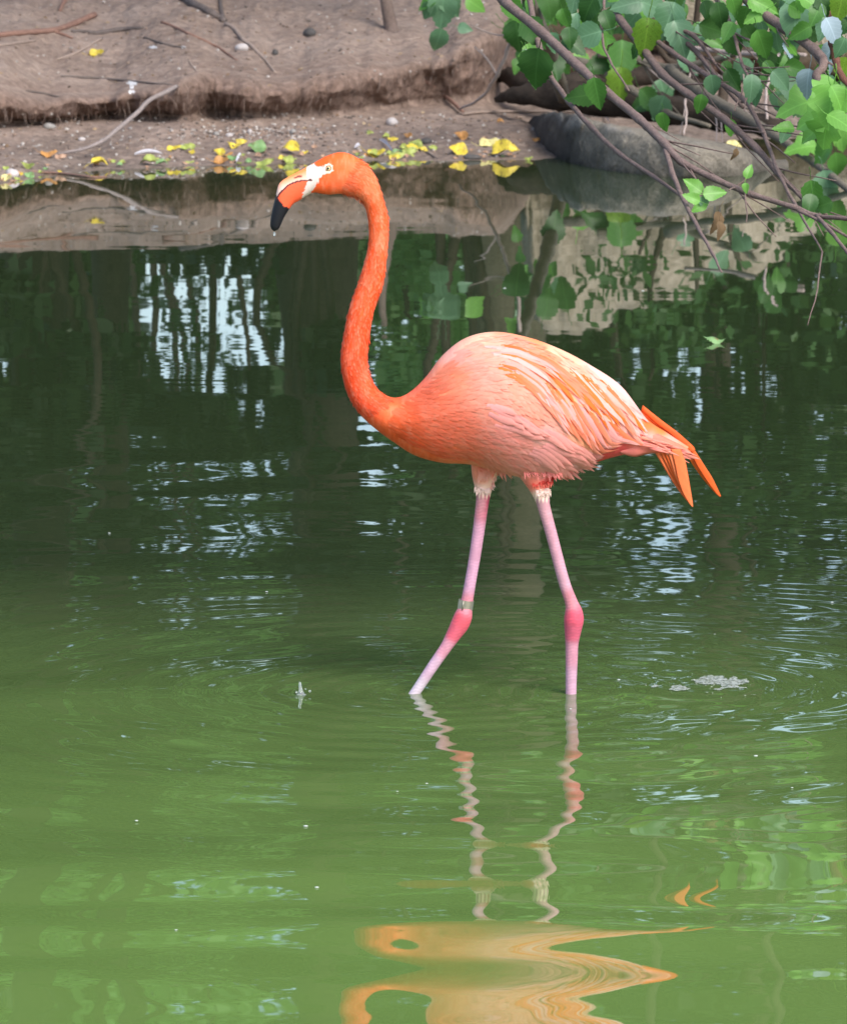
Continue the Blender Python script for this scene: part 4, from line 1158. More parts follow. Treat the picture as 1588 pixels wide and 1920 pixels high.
for a in [(1500, 190, 84, 176, 'b'), (1545, 170, 70, 150, 'b'), (1556, 200, 88, 100, 'b'), (1530, 215, 80, 165, 'b'), (1575, 190, 70, 60, 'b'), (1505, 272, 60, 185, 'b'), (1545, 245, 80, 110, 'b'), (1575, 255, 70, 80, 'b'), (1520, 250, 60, 140, 'b'), (1470, 238, 44, 190, 'b'), (1580, 225, 66, 20, 'b'), (1540, 290, 60, 130, 'g'), (1570, 310, 56, 80, 'g')]:
    lf(*a[:5], lobed=rl.random() < .6, dY=-0.12, tilt=(rl.uniform(-.4, .4), -1, rl.uniform(.3, 1.1)))
while nleaves < 236:
    px = rl.uniform(960, 1610); py = rl.uniform(-25, 260)
    lim = 215 + (px - 1000) * 0.10 if px > 1180 else 150 + (px - 960) * .2
    if py > lim or rl.random() < (max(0, py) / 260) ** 1.2 * .75: continue
    if 1130 < px < 1420 and py > 95 and rl.random() < .78: continue
    k = rl.choice('ddddgggppu' if rl.random() < .9 else 'b')
    if k == 'u' and (px < 1400 or py > 160): k = 'p'
    lf(px, py, rl.uniform(30, 62), rl.gauss(85, 38), k, dY=rl.uniform(.05, .5))
# a dim shrub behind it, rooted on the bank
SB = shrub("dim dark shrub filling the gap behind the hanging branches", 1330, 26.3, 300, .45, 1.0, 380, .042, M_cmid, 31, nclump=30, fill=.3)
M_dead = plain("dead_leaf", (0.13, 0.085, 0.045), .8, .2)
dm = mesh_np("dead_leaf", [tuple(v_.co) for v_ in LMESH['d'][0].vertices], [tuple(q.vertices) for q in LMESH['d'][0].polygons], [M_dead])
for (a, b_, ang, L) in ((1345, 418, 95, 46), (1352, 432, 80, 38), (1378, 290, 100, 26)):
    o_, Y = nearest(a, b_)
    o2 = put_leaf(o_, P(a, b_, Y), ang, L * Y / FPX, 'd', (.8, -.6, .1)); o2.data = dm; o2['label'] = "withered brown leaf hanging from the branch"
# ------------------------------------------------------------------ rocks and stones of the shore
t = NT("shore_stone")
va = t.n('ShaderNodeVertexColor', layer_name='col'); p_ = t.obj()
a_ = t.noise(9, 6, .65, p_); b2_ = t.noise(60, 5, .65, p_)
cm = t.mix(0.55, va.outputs['Color'], t.ramp(b2_, [(0.3, (0.25, 0.25, 0.25)), (0.7, (1.5, 1.5, 1.5))]), 'MULTIPLY')
cm = t.mix(0.4, cm, t.ramp(a_, [(0.35, (0.35, 0.37, 0.33)), (0.7, (1.25, 1.22, 1.15))]), 'MULTIPLY')
M_shore = t.done(t.bsdf(cm, 0.8, t.bump(b2_, .9, .012, t.bump(a_, .6, .03)), .3))
def shore_rock():
    st = [(985, 238, 250), (998, 222, 262), (1020, 213, 280), (1050, 211, 297), (1085, 216, 309), (1120, 226, 316), (1165, 236, 323), (1220, 244, 329), (1290, 256, 334), (1350, 268, 332), (1400, 280, 326), (1440, 296, 318), (1475, 308, 314)]
    s = crom(st, 12)
    V = []; C = []; k_ = 40; n = len(s)
    for (a, bt, bb) in s:
        B_ = W(a, bb); Yb = B_.y
        T_ = P(a, bt, Yb + .16)
        h = max(.02, T_.z); dep = .30
        for j in range(k_):
            an = 2 * math.pi * j / k_
            pw = lambda c, e: math.copysign(abs(c) ** e, c)
            V.append((T_.x, Yb + dep * .55 - dep * .55 * pw(math.cos(an), .8), -.05 + (h + .05) * (0.5 + .5 * pw(math.sin(an), .65))))
            C.append(0)
    V = np.array(V)
    px, py = topx(V[:, 0], V[:, 1], V[:, 2])
    lumpy = np.clip((1150 - px) / 90, 0, 1)
    q = fbm(V[:, 0] * 16 + V[:, 2] * 11, V[:, 1] * 9 + V[:, 2] * 17, 4, 131); q2 = fbm(V[:, 0] * 34, V[:, 2] * 38 + V[:, 1] * 22, 3, 137)
    d = 0.016 * q + lumpy * (0.022 * q + 0.014 * q2)
    V[:, 1] -= d; V[:, 2] += d * .25 * np.clip(V[:, 2] / .1, 0, 1)
    grey = np.array([0.225, 0.20, 0.165]); dark = np.array([0.058, 0.052, 0.048]); lt = np.array([0.31, 0.295, 0.28])
    m = np.clip(lumpy + .35 * q, 0, 1)[:, None]
    c = grey * (1 - m) + dark * m
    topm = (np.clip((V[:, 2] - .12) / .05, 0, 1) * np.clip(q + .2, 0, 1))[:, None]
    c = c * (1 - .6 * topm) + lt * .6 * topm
    wetm = np.clip((.05 - V[:, 2]) / .05, 0, 1)[:, None]
    c = c * (1 - .45 * wetm)
    F = [(i * k_ + j, i * k_ + (j + 1) % k_, (i + 1) * k_ + (j + 1) % k_, (i + 1) * k_ + j) for i in range(n - 1) for j in range(k_)]
    F += [tuple(range(k_ - 1, -1, -1)), tuple((n - 1) * k_ + j for j in range(k_))]
    return tag(part("shore_rock", V, F, M_shore, None, True, c), "long low grey rock at the waterline with a dark lumpy end", "rock")
shore_rock()
M_stone = plain("stone_grey", (0.27, 0.255, 0.24), .8, .3); M_stone2 = plain("stone_pale", (0.46, 0.42, 0.41), .75, .3); M_stone3 = plain("stone_dark", (0.075, 0.070, 0.068), .8, .3); M_stone4 = plain("stone_brown", (0.22, 0.16, 0.13), .85, .2)
rs_ = random.Random(77)
def stone_geo(c, r, seed, flat=.65, n=5, m=8):
    rr_ = random.Random(seed)
    V, F = uvball((0, 0, 0), 1, n, m)
    k1 = [rr_.uniform(-.25, .25) for _ in range(6)]
    sx_, sy_ = rr_.uniform(.8, 1.3), rr_.uniform(.7, 1.1)
    out = []
    for (x, y, z) in V:
        k = 1 + k1[0] * x + k1[1] * y * z + k1[2] * x * y + k1[3] * math.sin(3 * x + k1[4] * 9)
        out.append((c[0] + x * r * k * sx_, c[1] + y * r * k * sy_, c[2] + z * r * k * flat))
    return out, F
def stone(px, py, wpx, mat, label, name="stone", flat=.7):
    q = gp(px, py + wpx * .2)
    r = wpx * .5 * q.y / FPX
    v, f = stone_geo((q.x, q.y, q.z + r * flat * .45), r, int(px * 7 + py), flat, 8, 12)
    tag(part(name, v, f, mat), label, "stone")
stone(738, 228, 24, M_stone2, "pale rounded stone on the mud below the bank's overhang")
stone(21, 324, 28, M_stone2, "pale stone at the water's edge in the far left corner")
stone(94, 236, 20, M_stone, "bluish grey stone under the overhang at left")
stone(468, 246, 14, M_stone2, "small pale stone left of centre at the foot of the bank")
stone(549, 246, 15, M_stone, "grey stone at the foot of the bank above the flamingo's bill")
stone(456, 88, 24, M_stone2, "whitish stone at the foot of the forked fallen branch")
stone(582, 60, 26, M_stone3, "dark clod lying on the bare soil of the bank")
stone(515, 97, 16, M_stone3, "small dark lump on the soil right of the forked branch")
stone(1140, 304, 17, M_stone2, "pinkish pale stone against the dark end of the shore rock")
stone(797, 262, 26, M_stone3, "black lump of mud above the yellow leaf cluster", flat=.45)
stone(888, 292, 28, M_stone3, "dark wet clod at the waterline between two yellow leaves", flat=.5)
stone(153, 260, 12, M_stone2, "tiny pale stone on the mud near the curved root")
stone(407, 250, 14, M_stone, "small grey stone below the overhang, right of the curved root")
stone(430, 252, 12, M_stone2, "small pale stone beside a grey one below the overhang")
t = NT("pebble_mix"); va = t.n('ShaderNodeVertexColor', layer_name='col'); M_peb = t.done(t.bsdf(va.outputs['Color'], .8, None, .3))
pb = Geo()
for k in range(1500):
    px = rs_.uniform(-40, 1000); py = rs_.uniform(212, 345)
    if rs_.random() < .25: px = rs_.gauss(480, 90); py = rs_.gauss(250, 9)
    if k > 1150: px = rs_.uniform(-40, 930); py = rs_.uniform(2, 150)
    q = gp(px, py)
    if q.z < .004: continue
    r = rs_.uniform(1.2, 4.6) * q.y / FPX * (0.8 if k > 1150 else 1)
    v, f = stone_geo((q.x, q.y, q.z + r * .25), r, k, .7, 3, 5)
    tone = rs_.choice([(.30, .27, .25), (.18, .14, .12), (.42, .38, .35), (.10, .08, .07), (.24, .17, .13)])
    pb.add(v, f, [tone] * len(v))
tag(part("pebbles", pb.v, pb.f, M_peb, None, True, pb.c), "small mixed pebbles and crumbs of soil on the shore", kind="stuff")
lt_ = Geo()
for k in range(620):
    px = rs_.uniform(-30, 1000); py = rs_.uniform(210, 330) if k < 380 else rs_.uniform(2, 170)
    q = gp(px, py)
    if q.z < .004: continue
    r = rs_.uniform(1.5, 5.5) * q.y / FPX; an = rs_.uniform(0, 6.28); tl = rs_.uniform(-.5, .8)
    u_ = Vector((math.cos(an), math.sin(an), rs_.uniform(-.1, .2))); v_ = Vector((-math.sin(an), math.cos(an), tl)) * rs_.uniform(.2, .7)
    lt_.add([q - u_ * r, q - v_ * r + Vector((0, 0, .004)), q + u_ * r + Vector((0, 0, .003)), q + v_ * r + Vector((0, 0, .006))], [(0, 1, 2, 3)], [rs_.choice([(.13, .08, .045), (.22, .14, .08), (.30, .21, .12), (.07, .05, .035), (.26, .20, .15), (.36, .27, .17)])] * 4)
tag(part("leaf_litter", [tuple(q) for q in lt_.v], lt_.f, M_peb, None, False, lt_.c), "crumbled brown leaf litter on the bank", kind="stuff")
# fine roots that fringe the overhang
rt = Geo()
for k in range(520):
    px = rs_.uniform(-40, 950)
    pyb = np.interp(px, [a for a, _ in base_px], [b_ for _, b_ in base_px]); pyt = np.interp(px, [a for a, _ in top_px], [b_ for _, b_ in top_px])
    py = rs_.uniform(pyt + 8, pyb - 6)
    q = gp(px, py)
    L = rs_.uniform(.015, .07)
    q = q + Vector((0, -.006, 0))
    e = q + Vector((rs_.uniform(-.02, .02), -rs_.uniform(.0, .03), -L))
    mid_ = (q + e) / 2 + Vector((rs_.uniform(-.008, .008), -.008, 0))
    r = rs_.uniform(.0007, .0018)
    v, f = tube([q, mid_, e], [r, r * .8, r * .3], 4, False)
    tone = rs_.choice([(.16, .11, .085), (.09, .06, .048), (.24, .18, .15), (.12, .075, .06)])
    rt.add(v, f, [tone] * len(v))
tag(part("root_fringe", [tuple(q) for q in rt.v], rt.f, M_peb, None, True, rt.c), "fine dead roots fringing the eroded bank", kind="stuff")

# ------------------------------------------------------------------ twigs and roots lying on the bank
M_tw1 = bark_mat("twig_reddish", (0.16, 0.085, 0.065), (0.30, 0.18, 0.14), 40); M_tw2 = bark_mat("twig_grey", (0.075, 0.060, 0.055), (0.17, 0.14, 0.13), 40); M_tw3 = bark_mat("twig_tan", (0.24, 0.18, 0.145), (0.37, 0.29, 0.25), 40)
def twig(rows, mat, label, name="twig", cat="twig", lift=.6, forks=()):
    def mk(rows):
        s = crom(rows, 5); path = []; rad = []
        for (a, b_, r) in s:
            q = gp(a, b_); rr_ = r * q.y / FPX
            path.append(q + Vector((0, 0, rr_ * lift))); rad.append(rr_)
        zz = np.array([p_.z for p_ in path]); zz = np.convolve(np.pad(zz, 1, 'edge'), [.25, .5, .25], 'valid')
        yy_ = np.array([p_.y for p_ in path]); yy_ = np.convolve(np.pad(yy_, 2, 'edge'), [.1, .2, .4, .2, .1], 'valid')
        return tube([Vector((p_.x, y, z)) for p_, y, z in zip(path, yy_, zz)], rad, 8, True, .08)
    g_ = Geo(); g_.add(*mk(rows))
    for fr in forks: g_.add(*mk(fr))
    tag(part(name, [tuple(q) for q in g_.v], g_.f, mat), label, cat)
twig([(-20, 70, 5), (0, 68, 5.5), (50, 63, 5.5), (100, 59, 5.5), (141, 46, 6), (178, 29, 6)], M_tw1, "reddish forked root running in from the left edge of the bank", "root", "root", forks=[[(112, 22, 3), (118, 8, 4), (128, -6, 5)], [(100, 59, 3), (118, 65, 3), (136, 72, 2)]])
twig([(134, 60, 3), (160, 60, 3.5), (181, 64, 4.5), (217, 58, 4.5), (245, 55, 4), (268, 53, 3)], M_tw2, "short dark grey twig lying beside the reddish root")
twig([(-15, 87, 3), (0, 86, 3), (35, 81, 3), (66, 76, 2)], M_tw3, "pale twig at the left edge under the reddish root")
twig([(105, 112, 2), (130, 105, 2.6), (156, 93, 3), (191, 71, 2.4)], M_tw3, "slanting tan twig beside a lone yellow leaf on the bank")
twig([(303, 41, 2.6), (330, 52, 2.6), (353, 63, 2.6), (403, 86, 2.4), (425, 100, 2.2), (445, 114, 1.4)], M_tw1, "thin straight brown twig slanting down the middle of the bank")
twig([(338, -6, 8), (360, 10, 8), (383, 20, 7.5), (403, 32, 7), (420, 42, 6.5)], M_tw2, "thick dark branch with a side stub at the top of the picture", "fallen_branch", "branch", forks=[[(410, -8, 4), (413, 4, 4), (415, 20, 4), (418, 40, 5)]])
twig([(424, 46, 4.5), (438, 54, 4.5), (447, 64, 4.5), (456, 76, 4.5), (470, 86, 4), (482, 98, 3.5), (500, 116, 3), (516, 138, 2.2)], M_tw3, "paler branch end continuing down the bank from the thick branch", "fallen_branch", "branch")
A0, B0 = gp(331, 160), gp(108, 288)
rows = crom([(331, 161, 3.6), (318, 168, 4.4), (302, 176, 4.4), (285, 184, 4.2), (272, 194, 4.2), (262, 206, 4.2), (247, 219, 4.2), (232, 232, 4.2), (217, 244, 4), (202, 257, 3.8), (186, 267, 3.6), (156, 279, 3.2), (130, 284, 2.6), (108, 288, 2)], 4)
v, f = tube([P(a, b_, A0.y + (B0.y - A0.y) * min(1, (i_ / (len(rows) - 1)) * 1.25) - .02) for i_, (a, b_, r) in enumerate(rows)], [r * A0.y / FPX for _, _, r in rows], 8, True, .06)
tag(part("root", [tuple(q) for q in v], f, bark_mat("root_grey", (0.20, 0.165, 0.155), (0.34, 0.29, 0.275), 40)), "long curved grey root drooping from the bank down to the mud", "root")
twig([(114, 143, 1.8), (150, 145, 2), (201, 148, 2), (262, 154, 2), (324, 160, 1.6)], M_tw2, "thin dark root along the lip of the bank, above the curved root", "root", "root")
twig([(48, 170, 1.6), (80, 175, 2), (110, 182, 1.4)], M_tw2, "short dark root on the lip of the bank near the left edge", "root", "root")
twig([(270, 70, 2), (290, 77, 2.2), (312, 84, 2.2), (348, 90, 1.5)], M_tw2, "small dark twig right of the grey twig on the bank")
twig([(354, 114, 1.5), (362, 126, 1.8), (374, 139, 1.4)], M_tw3, "tiny pale twig standing out at the lip of the bank")
twig([(795, 158, 3.2), (812, 170, 4), (832, 186, 4), (850, 201, 3.8), (868, 217, 3)], M_tw1, "brown stick leaning against the bank's right end", lift=2.5)
twig([(868, 217, 2.4), (900, 213, 2.4), (960, 211, 2.2), (1030, 211, 2), (1112, 212, 1.6)], M_tw3, "long straight pale stick lying level on the mud behind the rock", lift=1.5)
twig([(760, 75, 1.4), (790, 70, 1.6)], M_tw3, "short straw on the soil right of the sapling")
twig([(822, 300, 1.6), (790, 282, 1.6), (740, 286, 2), (716, 292, 1.6)], M_tw2, "dark wet twig under the yellow leaf cluster")
twig([(60, 322, 2), (120, 326, 2.4), (170, 333, 2.4), (200, 331, 1.6)], M_tw1, "wet brown twig at the waterline in the left corner")
twig([(640, 282, 1.2), (612, 285, 1.6), (600, 283, 1.2)], M_tw2, "small dark twig just behind the crown of the flamingo")
# sapling stem and a dark log under the branches
sp = thing("sapling", gp(728, 54), "young grey tree stem rising out of the top of the picture", "tree")
q0 = gp(728, 54)
pts_ = [q0 + Vector((.02, 0, -.02)), q0 + Vector((.008, 0, .03)), q0 + Vector((-.012, 0, .14)), q0 + Vector((-.02, .02, .22)), q0 + Vector((-.03, .05, .34)), q0 + Vector((-.02, .12, .5))]
s = crom(pts_, 5); part("trunk", *tube(s, np.concatenate([[.052, .042, .036], np.linspace(.032, .014, len(s) - 3)]), 12), bark_mat("sapling_bark", (0.10, 0.070, 0.058), (0.19, 0.145, 0.125), 30), sp)
rsx = np.random.RandomState(8)
v, f = leaf_cloud([tuple(np.array(pts_[-1]) + rsx.normal(size=3) * np.array([.08, .08, .03])) for _ in range(6)], [.10] * 6, [16] * 6, .03, rsx); part("crown", v, f, M_cmid, sp)
M_log = bark_mat("dark_log", (0.018, 0.014, 0.011), (0.050, 0.038, 0.030), 16)
def log(rows, label):
    s = crom(rows, 6)
    v, f = tube([P(a, b_, Y) for a, b_, Y, r in s], [r * Y / FPX for a, b_, Y, r in s], 14, True, .2)
    tag(part("fallen_log", [tuple(q) for q in v], f, M_log), label, "log")
log([(930, 186, 25.8, 5), (965, 178, 25.7, 15), (1040, 176, 25.6, 29), (1150, 190, 25.5, 30), (1280, 208, 25.2, 26), (1380, 226, 25.0, 22), (1460, 240, 24.8, 18)], "dark rotten log lying behind the long grey rock")
log([(925, 150, 26.3, 4), (950, 140, 26.2, 14), (985, 150, 26.0, 25), (1040, 160, 25.9, 24), (1110, 150, 26.0, 20), (1220, 140, 26.1, 20), (1330, 150, 26.2, 16)], "black root mass in the hollow at the end of the bank")

# ------------------------------------------------------------------ fallen leaves and feathers along the waterline
def dry(name, c, *a):
    t = NT(name); n1 = t.noise(26, 4, .65, t.pos()); n2 = t.noise(90, 3, .6, t.pos())
    col = t.ramp(n1, [(.34, tuple(k * .55 for k in c)), (.5, c), (.75, tuple(min(1, k * 1.12) for k in c))])
    col = t.mix(t.ramp(n2, [(.58, (0, 0, 0)), (.66, (.8, .8, .8))]), col, (.16, .09, .035))
    return t.done(t.bsdf(col, .5, t.bump(n2, .4, .003), .35))
FM = {'y': dry("fallen_yellow", (0.56, 0.44, 0.05), .6, .3), 'l': dry("fallen_lime", (0.28, 0.33, 0.08), .6, .3), 'g': dry("fallen_green", (0.16, 0.28, 0.11), .6, .3),
      'o': dry("fallen_orange", (0.44, 0.22, 0.07), .65, .3), 't': dry("fallen_tan", (0.34, 0.21, 0.14), .7, .2), 'k': dry("fallen_pale", (0.58, 0.52, 0.22), .6, .3)}
FLM = {k: [] for k in FM}
for k in FM:
    for j in range(4):
        src = leaf_mesh('d', 500 + j)
        V = np.array([tuple(v_.co) for v_ in src.vertices])
        cu = [.5, .9, -.4, .2][j]
        V[:, 2] = cu * (V[:, 0] - .4) ** 2 + [.5, .2, .8, -.5][j] * np.abs(V[:, 1]) + .05 * np.sin(9 * V[:, 0] + j) + .04 * np.sin(14 * V[:, 1])
        FLM[k].append(mesh_np("fallen_leaf", V, [tuple(q.vertices) for q in src.polygons], [FM[k]]))
rf = random.Random(5)
def fall(px, py, w_, k, label, group=None, name="fallen_leaf", tilt=None):
    q = gp(px, py)
    L = w_ * .98 * q.y / FPX
    an = rf.uniform(-.5, .5) + (math.pi if rf.random() < .5 else 0)
    tip = Vector((math.cos(an), math.sin(an) * .8, rf.uniform(-.05, .25))).normalized()
    nrm = Vector((rf.uniform(-.3, .3), -rf.uniform(.25, .95), .8)) if tilt is None else Vector(tilt)
    nrm = (nrm - tip * nrm.dot(tip)).normalized()
    M = Matrix((tip, nrm.cross(tip), nrm)).transposed().to_4x4()
    me = rf.choice(FLM[k])
    low = min((M @ v_.co).z for v_ in me.vertices) * L
    o = link(name, me)
    o.matrix_world = Matrix.Translation(q - tip * L * .4 + Vector((0, 0, -low * .75 + .001))) @ M @ Matrix.Scale(L, 4)
    # keep it where it is seen: slide to the wanted pixel
    tag(o, label, "leaf", group)
    return o
CN = {'y': 'yellow', 'l': 'lime green', 'g': 'green', 'o': 'orange brown', 't': 'tan', 'k': 'pale yellow'}
for a in [(179, 103, 30, 'y', "lone yellow leaf on the bare soil high on the bank"), (184, 312, 34, 'y', "large bright yellow leaf at the waterline near the left end"), (53, 314, 30, 'l', "lime leaf on the mud near the left edge"), (56, 332, 22, 'g', "small green leaf lying below the lime one at the left edge"),
          (12, 338, 24, 'k', "pale yellow leaf in the water at the far left edge"), (88, 294, 34, 'o', "orange brown leaf beside the end of the curved root"), (112, 297, 24, 't', "tan leaf right of the orange brown one"), (280, 309, 34, 'l', "lime leaf in the water below the long white feather"), (302, 311, 24, 'g', "green leaf touching the lime leaf under the white feather"),
          (484, 283, 40, 'g', "green leaf pointing right on the mud left of the bird's bill"), (494, 309, 38, 'l', "lime leaf floating with its stalk down left of the bill"), (436, 300, 26, 'g', "green leaf beside the short white feather"), (547, 288, 38, 'y', "bright yellow leaf just above the flamingo's bill"), (541, 304, 26, 'l', "lime leaf in the water touching the bright yellow one above the bill"),
          (703, 293, 36, 'y', "flat yellow leaf at the waterline right of the flamingo's head"), (690, 292, 18, 'o', "orange leaf scrap touching the flamingo's nape"), (914, 272, 40, 'k', "pale curled leaf standing above the waterline right of the cluster"), (942, 293, 54, 'y', "widest yellow leaf at the right end of the row of leaves"), (861, 288, 40, 'y', "curly yellow leaf right of the black clod's leaf cluster"),
          (866, 260, 30, 'o', "orange brown leaf on the mud above the curly yellow leaf"), (1006, 264, 22, 'o', "orange leaf against the dark end of the long rock"), (1040, 282, 22, 'g', "round green leaf in front of the dark rock end"), (990, 300, 16, 'l', "little lime sprout standing in the water by the rock"), (937, 229, 14, 'o', "small orange leaf high on the mud at right"),
          (766, 256, 18, 'o', "small orange leaf above the black mud lump"), (1373, 282, 34, 'k', "pale leaf lying on the grey rock under the branches"), (693, 252, 14, 'l', "small lime leaf on the mud above the bird's nape"), (725, 258, 16, 'l', "small lime leaf left of the black mud lump")]:
    fall(*a)
for k in range(13):
    hx = 776 + rf.gauss(0, 30); kc = rf.choice('yyllg')
    fall(hx, 283 + rf.gauss(0, 9), rf.uniform(18, 34), kc, CN[kc] + " leaf at the " + ("left end" if hx < 755 else "right end" if hx > 797 else "middle") + " of the wet leaf heap right of the head", "leaves of the wet heap right of the flamingo's head")
for (a, b_, wh) in ((334, 277, "second leaf from the left"), (345, 280, "third leaf from the left"), (358, 278, "right end leaf"), (322, 281, "left end leaf")):
    fall(a, b_, rf.uniform(16, 26), rf.choice('yyl'), wh + " of the loose yellow row right of the long feather", "row of yellow leaves right of the long feather")
for (a, b_, wh) in ((413, 290, "left leaf of the yellow group beside"), (425, 293, "leaf just left of"), (451, 270, "highest leaf above"), (440, 276, "middle leaf above"), (413, 305, "lowest leaf in the water left of")):
    fall(a, b_, rf.uniform(20, 32), rf.choice('yyyo'), wh + " the short white feather", "yellow leaves around the short white feather")
for k in range(70):
    px = rf.uniform(-10, 1000); py = np.interp(px, [a for a, _ in shore_px], [b_ for _, b_ in shore_px]) - abs(rf.gauss(4, 13))
    fall(px, py, rf.uniform(8, 16), kc := rf.choice('yllgotttt'), CN[kc] + " scrap of leaf " + next(w_ for lim, w_ in ((75, "in the far left corner of the shore"), (160, "near the tip of the curved root"), (245, "beside the large bright yellow leaf at left"), (320, "around the long white feather"), (400, "between the long feather and the short one"), (470, "around the short white feather"), (530, "left of the flamingo's bill"), (600, "above the flamingo's bill"), (690, "behind the flamingo's crown"), (740, "near the curved shed feather"), (840, "in the wet heap right of the head"), (900, "beside the black wet clod"), (960, "by the widest yellow leaf"), (2000, "close to the dark end of the rock")) if px < lim), "small leaf scraps along the waterline")
M_wf = plain("white_feather", (0.72, 0.72, 0.80), .6, .3); M_drp = plain("dropping", (0.62, 0.61, 0.62), .8, .2)
def wfeather(x0, y0, x1, y1, wd, label, arch=0.0):
    A = gp(x0, y0, .006); B_ = gp(x1, y1, .006)
    n = 10; V = []; F = []
    ax = B_ - A
    upv = Vector((0, -.55, .83)); lat = upv - ax.normalized() * upv.dot(ax.normalized()); lat.normalize()
    nn = ax.normalized().cross(lat)
    for i in range(n + 1):
        t_ = i / n
        q = A + ax * t_ + Vector((0, 0, arch * math.sin(t_ * math.pi)))
        hw = wd * .5 * A.y / FPX * (math.sin(math.pi * min(1, .12 + t_ * .9)) ** .6 if t_ < 1 else 0.05)
        V += [q - lat * hw * .3, q + nn * hw * .25 + lat * hw * .25, q + lat * hw]
    for i in range(n):
        F += [(3 * i, 3 * i + 1, 3 * i + 4, 3 * i + 3), (3 * i + 1, 3 * i + 2, 3 * i + 5, 3 * i + 4)]
    tag(part("shed_feather", [tuple(q) for q in V], F, M_wf), label, "feather")
wfeather(252, 292, 305, 290, 14, "long white shed feather lying at the waterline", .01)
wfeather(442, 306, 452, 290, 17, "short white shed feather standing among yellow leaves", .0)
wfeather(736, 286, 711, 264, 13, "curved white shed feather sticking up right of the flamingo's head", .01)
wfeather(664, 280, 676, 276, 12, "tiny white shed feather beside the flamingo's nape", .006)
wfeather(1134, 222, 1142, 232, 14, "white shed feather in the dark behind the long rock", .01)
def splat(px, py, w_, h_, label):
    V = []; F = []; n = 16
    q = gp(px, py)
    for i in range(n):
        an = 2 * math.pi * i / n; k = 1 + .35 * math.sin(i * 2.3 + px)
        e = gp(px + math.cos(an) * w_ * .5 * k, py + math.sin(an) * h_ * .5 * k)
        V.append(tuple(e + Vector((0, 0, .0015)) - ray(px, py) * .00012))
    V.append(tuple(q + Vector((0, -.002, .004))))
    F = [(i, (i + 1) % n, n) for i in range(n)]
    tag(part("bird_dropping", V, F, M_drp), label, "dropping")
splat(248, 155, 20, 10, "white bird dropping on the lip of the bank above the curved root")
splat(247, 172, 10, 26, "white streak running down the bank face above the curved root")
splat(287, 88, 16, 5, "white spot on the soil between two twigs")
splat(343, 88, 12, 4, "smaller white spot beside the end of the dark twig")

# ------------------------------------------------------------------ things on the water
fl_ = fall(1338, 643, 56, 'g', "thin green leaf floating alone behind the flamingo's back", tilt=(0, -.08, 1)); fl_.scale = fl_.scale * .8
M_foam = plain("foam", (0.50, 0.54, 0.52), .2, .5)
rs2 = random.Random(9)
def drops(name, label, items, mat=None, cat="splash"):
    g_ = Geo()
    for (px, py, r, fl) in items:
        q = W(px, py); rr_ = r * q.y / FPX
        g_.add(*uvball((q.x, q.y, max(0.0, rr_ * fl * .35)), rr_, 6, 8, (1, 1, fl)))
    tag(part(name, g_.v, g_.f, mat or M_foam), label, cat)
tf = NT("thin_foam"); nz = tf.noise(160, 4, .7, tf.pos()); mk_ = tf.ramp(nz, [(.36, (.05, .05, .05)), (.62, (.80, .80, .80))])
ts_ = tf.n('ShaderNodeBsdfTransparent'); ms_ = tf.n('ShaderNodeMixShader'); bw_ = tf.n('ShaderNodeRGBToBW'); tf.l(mk_, bw_.inputs[0]); tf.l(bw_.outputs[0], ms_.inputs[0]); tf.l(ts_.outputs[0], ms_.inputs[1])
tf.l(tf.bsdf((.55, .58, .55), .35, tf.bump(nz, .8, .004), .4), ms_.inputs[2]); M_film = tf.done(ms_.outputs[0])
V = []; F = []; gx = np.arange(1195, 1450, 1.6); gy = np.arange(1264, 1314, .8)
GX2, GY2 = np.meshgrid(gx, gy)
sc_ = np.maximum(1 - ((GX2 - 1355) / 62) ** 2 - ((GY2 - 1284) / 17) ** 2, 0.85 - ((GX2 - 1262) / 40) ** 2 - ((GY2 - 1292) / 8) ** 2)
sc_ = np.maximum(sc_, .6 - ((GX2 - 1420) / 18) ** 2 - ((GY2 - 1304) / 3) ** 2)
nz_ = fbm(GX2 / 24, GY2 / 7, 3, 611)
keep = sc_ + .75 * nz_ > .42
idm = -np.ones(keep.shape, int)
for (r_, c_) in zip(*np.nonzero(keep)):
    q = W(GX2[r_, c_], GY2[r_, c_]); idm[r_, c_] = len(V); V.append((q.x, q.y, .0025 + .0007 * max(0, nz_[r_, c_]) + .0003 * math.sin(c_ * 1.9) * math.sin(r_ * 1.3)))
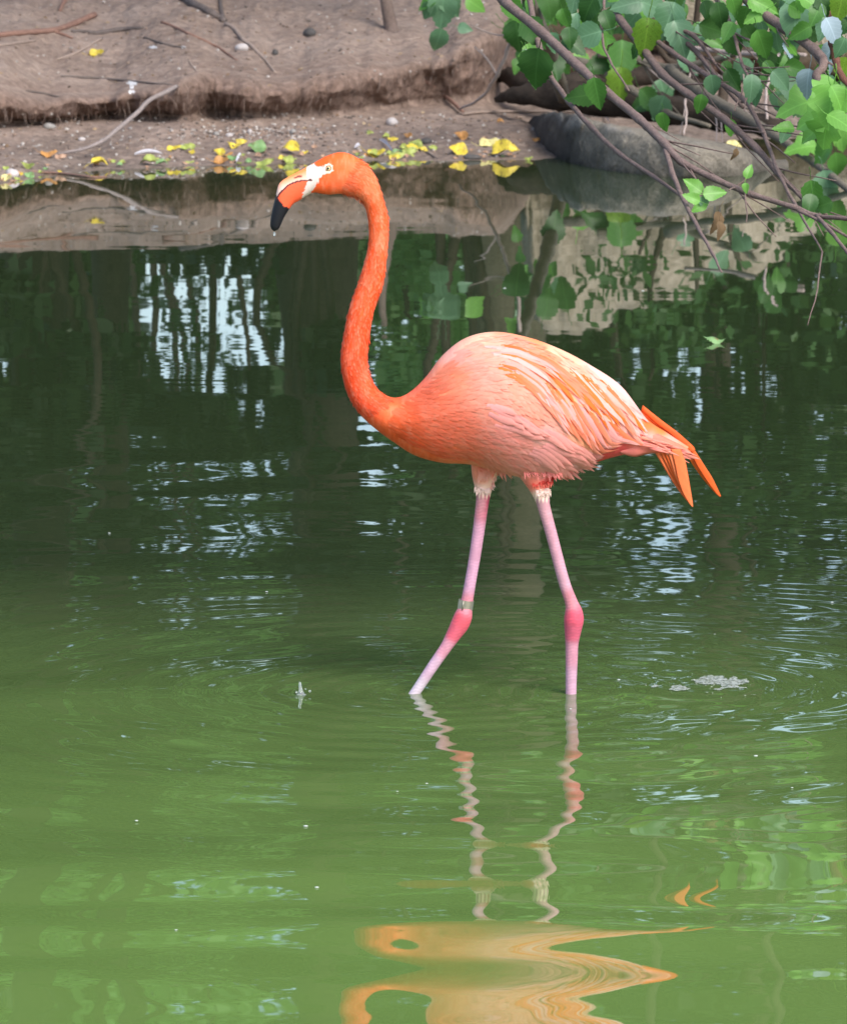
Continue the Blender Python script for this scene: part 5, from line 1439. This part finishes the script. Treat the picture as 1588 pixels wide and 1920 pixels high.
for r_ in range(keep.shape[0] - 1):
    for c_ in range(keep.shape[1] - 1):
        q4 = (idm[r_, c_], idm[r_, c_ + 1], idm[r_ + 1, c_ + 1], idm[r_ + 1, c_])
        if min(q4) >= 0: F.append(q4[::-1])
for k in range(46):
    a_ = rs2.gauss(1335, 55); b_ = rs2.gauss(1286, 9); r = rs2.uniform(.5, 1.6)
    q = W(a_, b_); v, f = uvball((q.x, q.y, .0012), r * q.y / FPX, 4, 6, (1.3, 1, .6)); o_ = len(V)
    V += v; F += [tuple(i_ + o_ for i_ in qq) for qq in f]
tag(part("foam_patch", V, F, M_film), "white foamy patch of splashed water right of the legs", "foam")
ws = Geo()
q = W(565, 1303)
prf = [(0.010, 0), (0.005, .003), (.0034, .009), (.0026, .015), (.0032, .020), (.0024, .0235), (.0006, .025)]
V = []; F = []
for (r, z) in prf:
    for j in range(10):
        an = 2 * math.pi * j / 10; V.append((q.x + r * math.cos(an) * (1 + .2 * math.sin(z * 200)) - z * .12, q.y + r * math.sin(an), q.z + z))
for i in range(len(prf) - 1):
    for j in range(10): F.append((i * 10 + j, i * 10 + (j + 1) % 10, (i + 1) * 10 + (j + 1) % 10, (i + 1) * 10 + j))
ws.add(V, F)
for (a, b_, r) in ((581, 1296, 2.2), (556, 1298, 2.2), (573, 1292, 1.5)):
    c_ = W(a, 1303); ws.add(*uvball((c_.x, c_.y, (1303 - b_) * .001), r * .001, 6, 8))
tag(part("drip_splash", ws.v, ws.f, M_drop), "little upright splash where a drop hit the water left of the legs", "splash")
for (a, b_, r) in ((573, 1550, 4), (1417, 1418, 3.4), (256, 1540, 3), (594, 1665, 3.6), (146, 1618, 3), (800, 1470, 2.4), (1160, 1275, 2.6), (1340, 1190, 2.2), (500, 1110, 2.4), (1070, 1330, 2.2), (745, 1485, 2), (1560, 1130, 2.4), (205, 1000, 2.2), (1485, 1478, 2.4), (330, 1745, 2.6), (946, 540, 2.4), (1205, 545, 2.2)):  # small flattened white dots set on the water surface
    q = W(a, b_); rr_ = r * q.y / FPX
    v, f = uvball((q.x, q.y, .0006), rr_, 6, 10, (1.2, 1, .35))
    tag(part("white_speck", v, f, M_foam), "tiny white speck on the open water", "speck", "white specks on the pond")
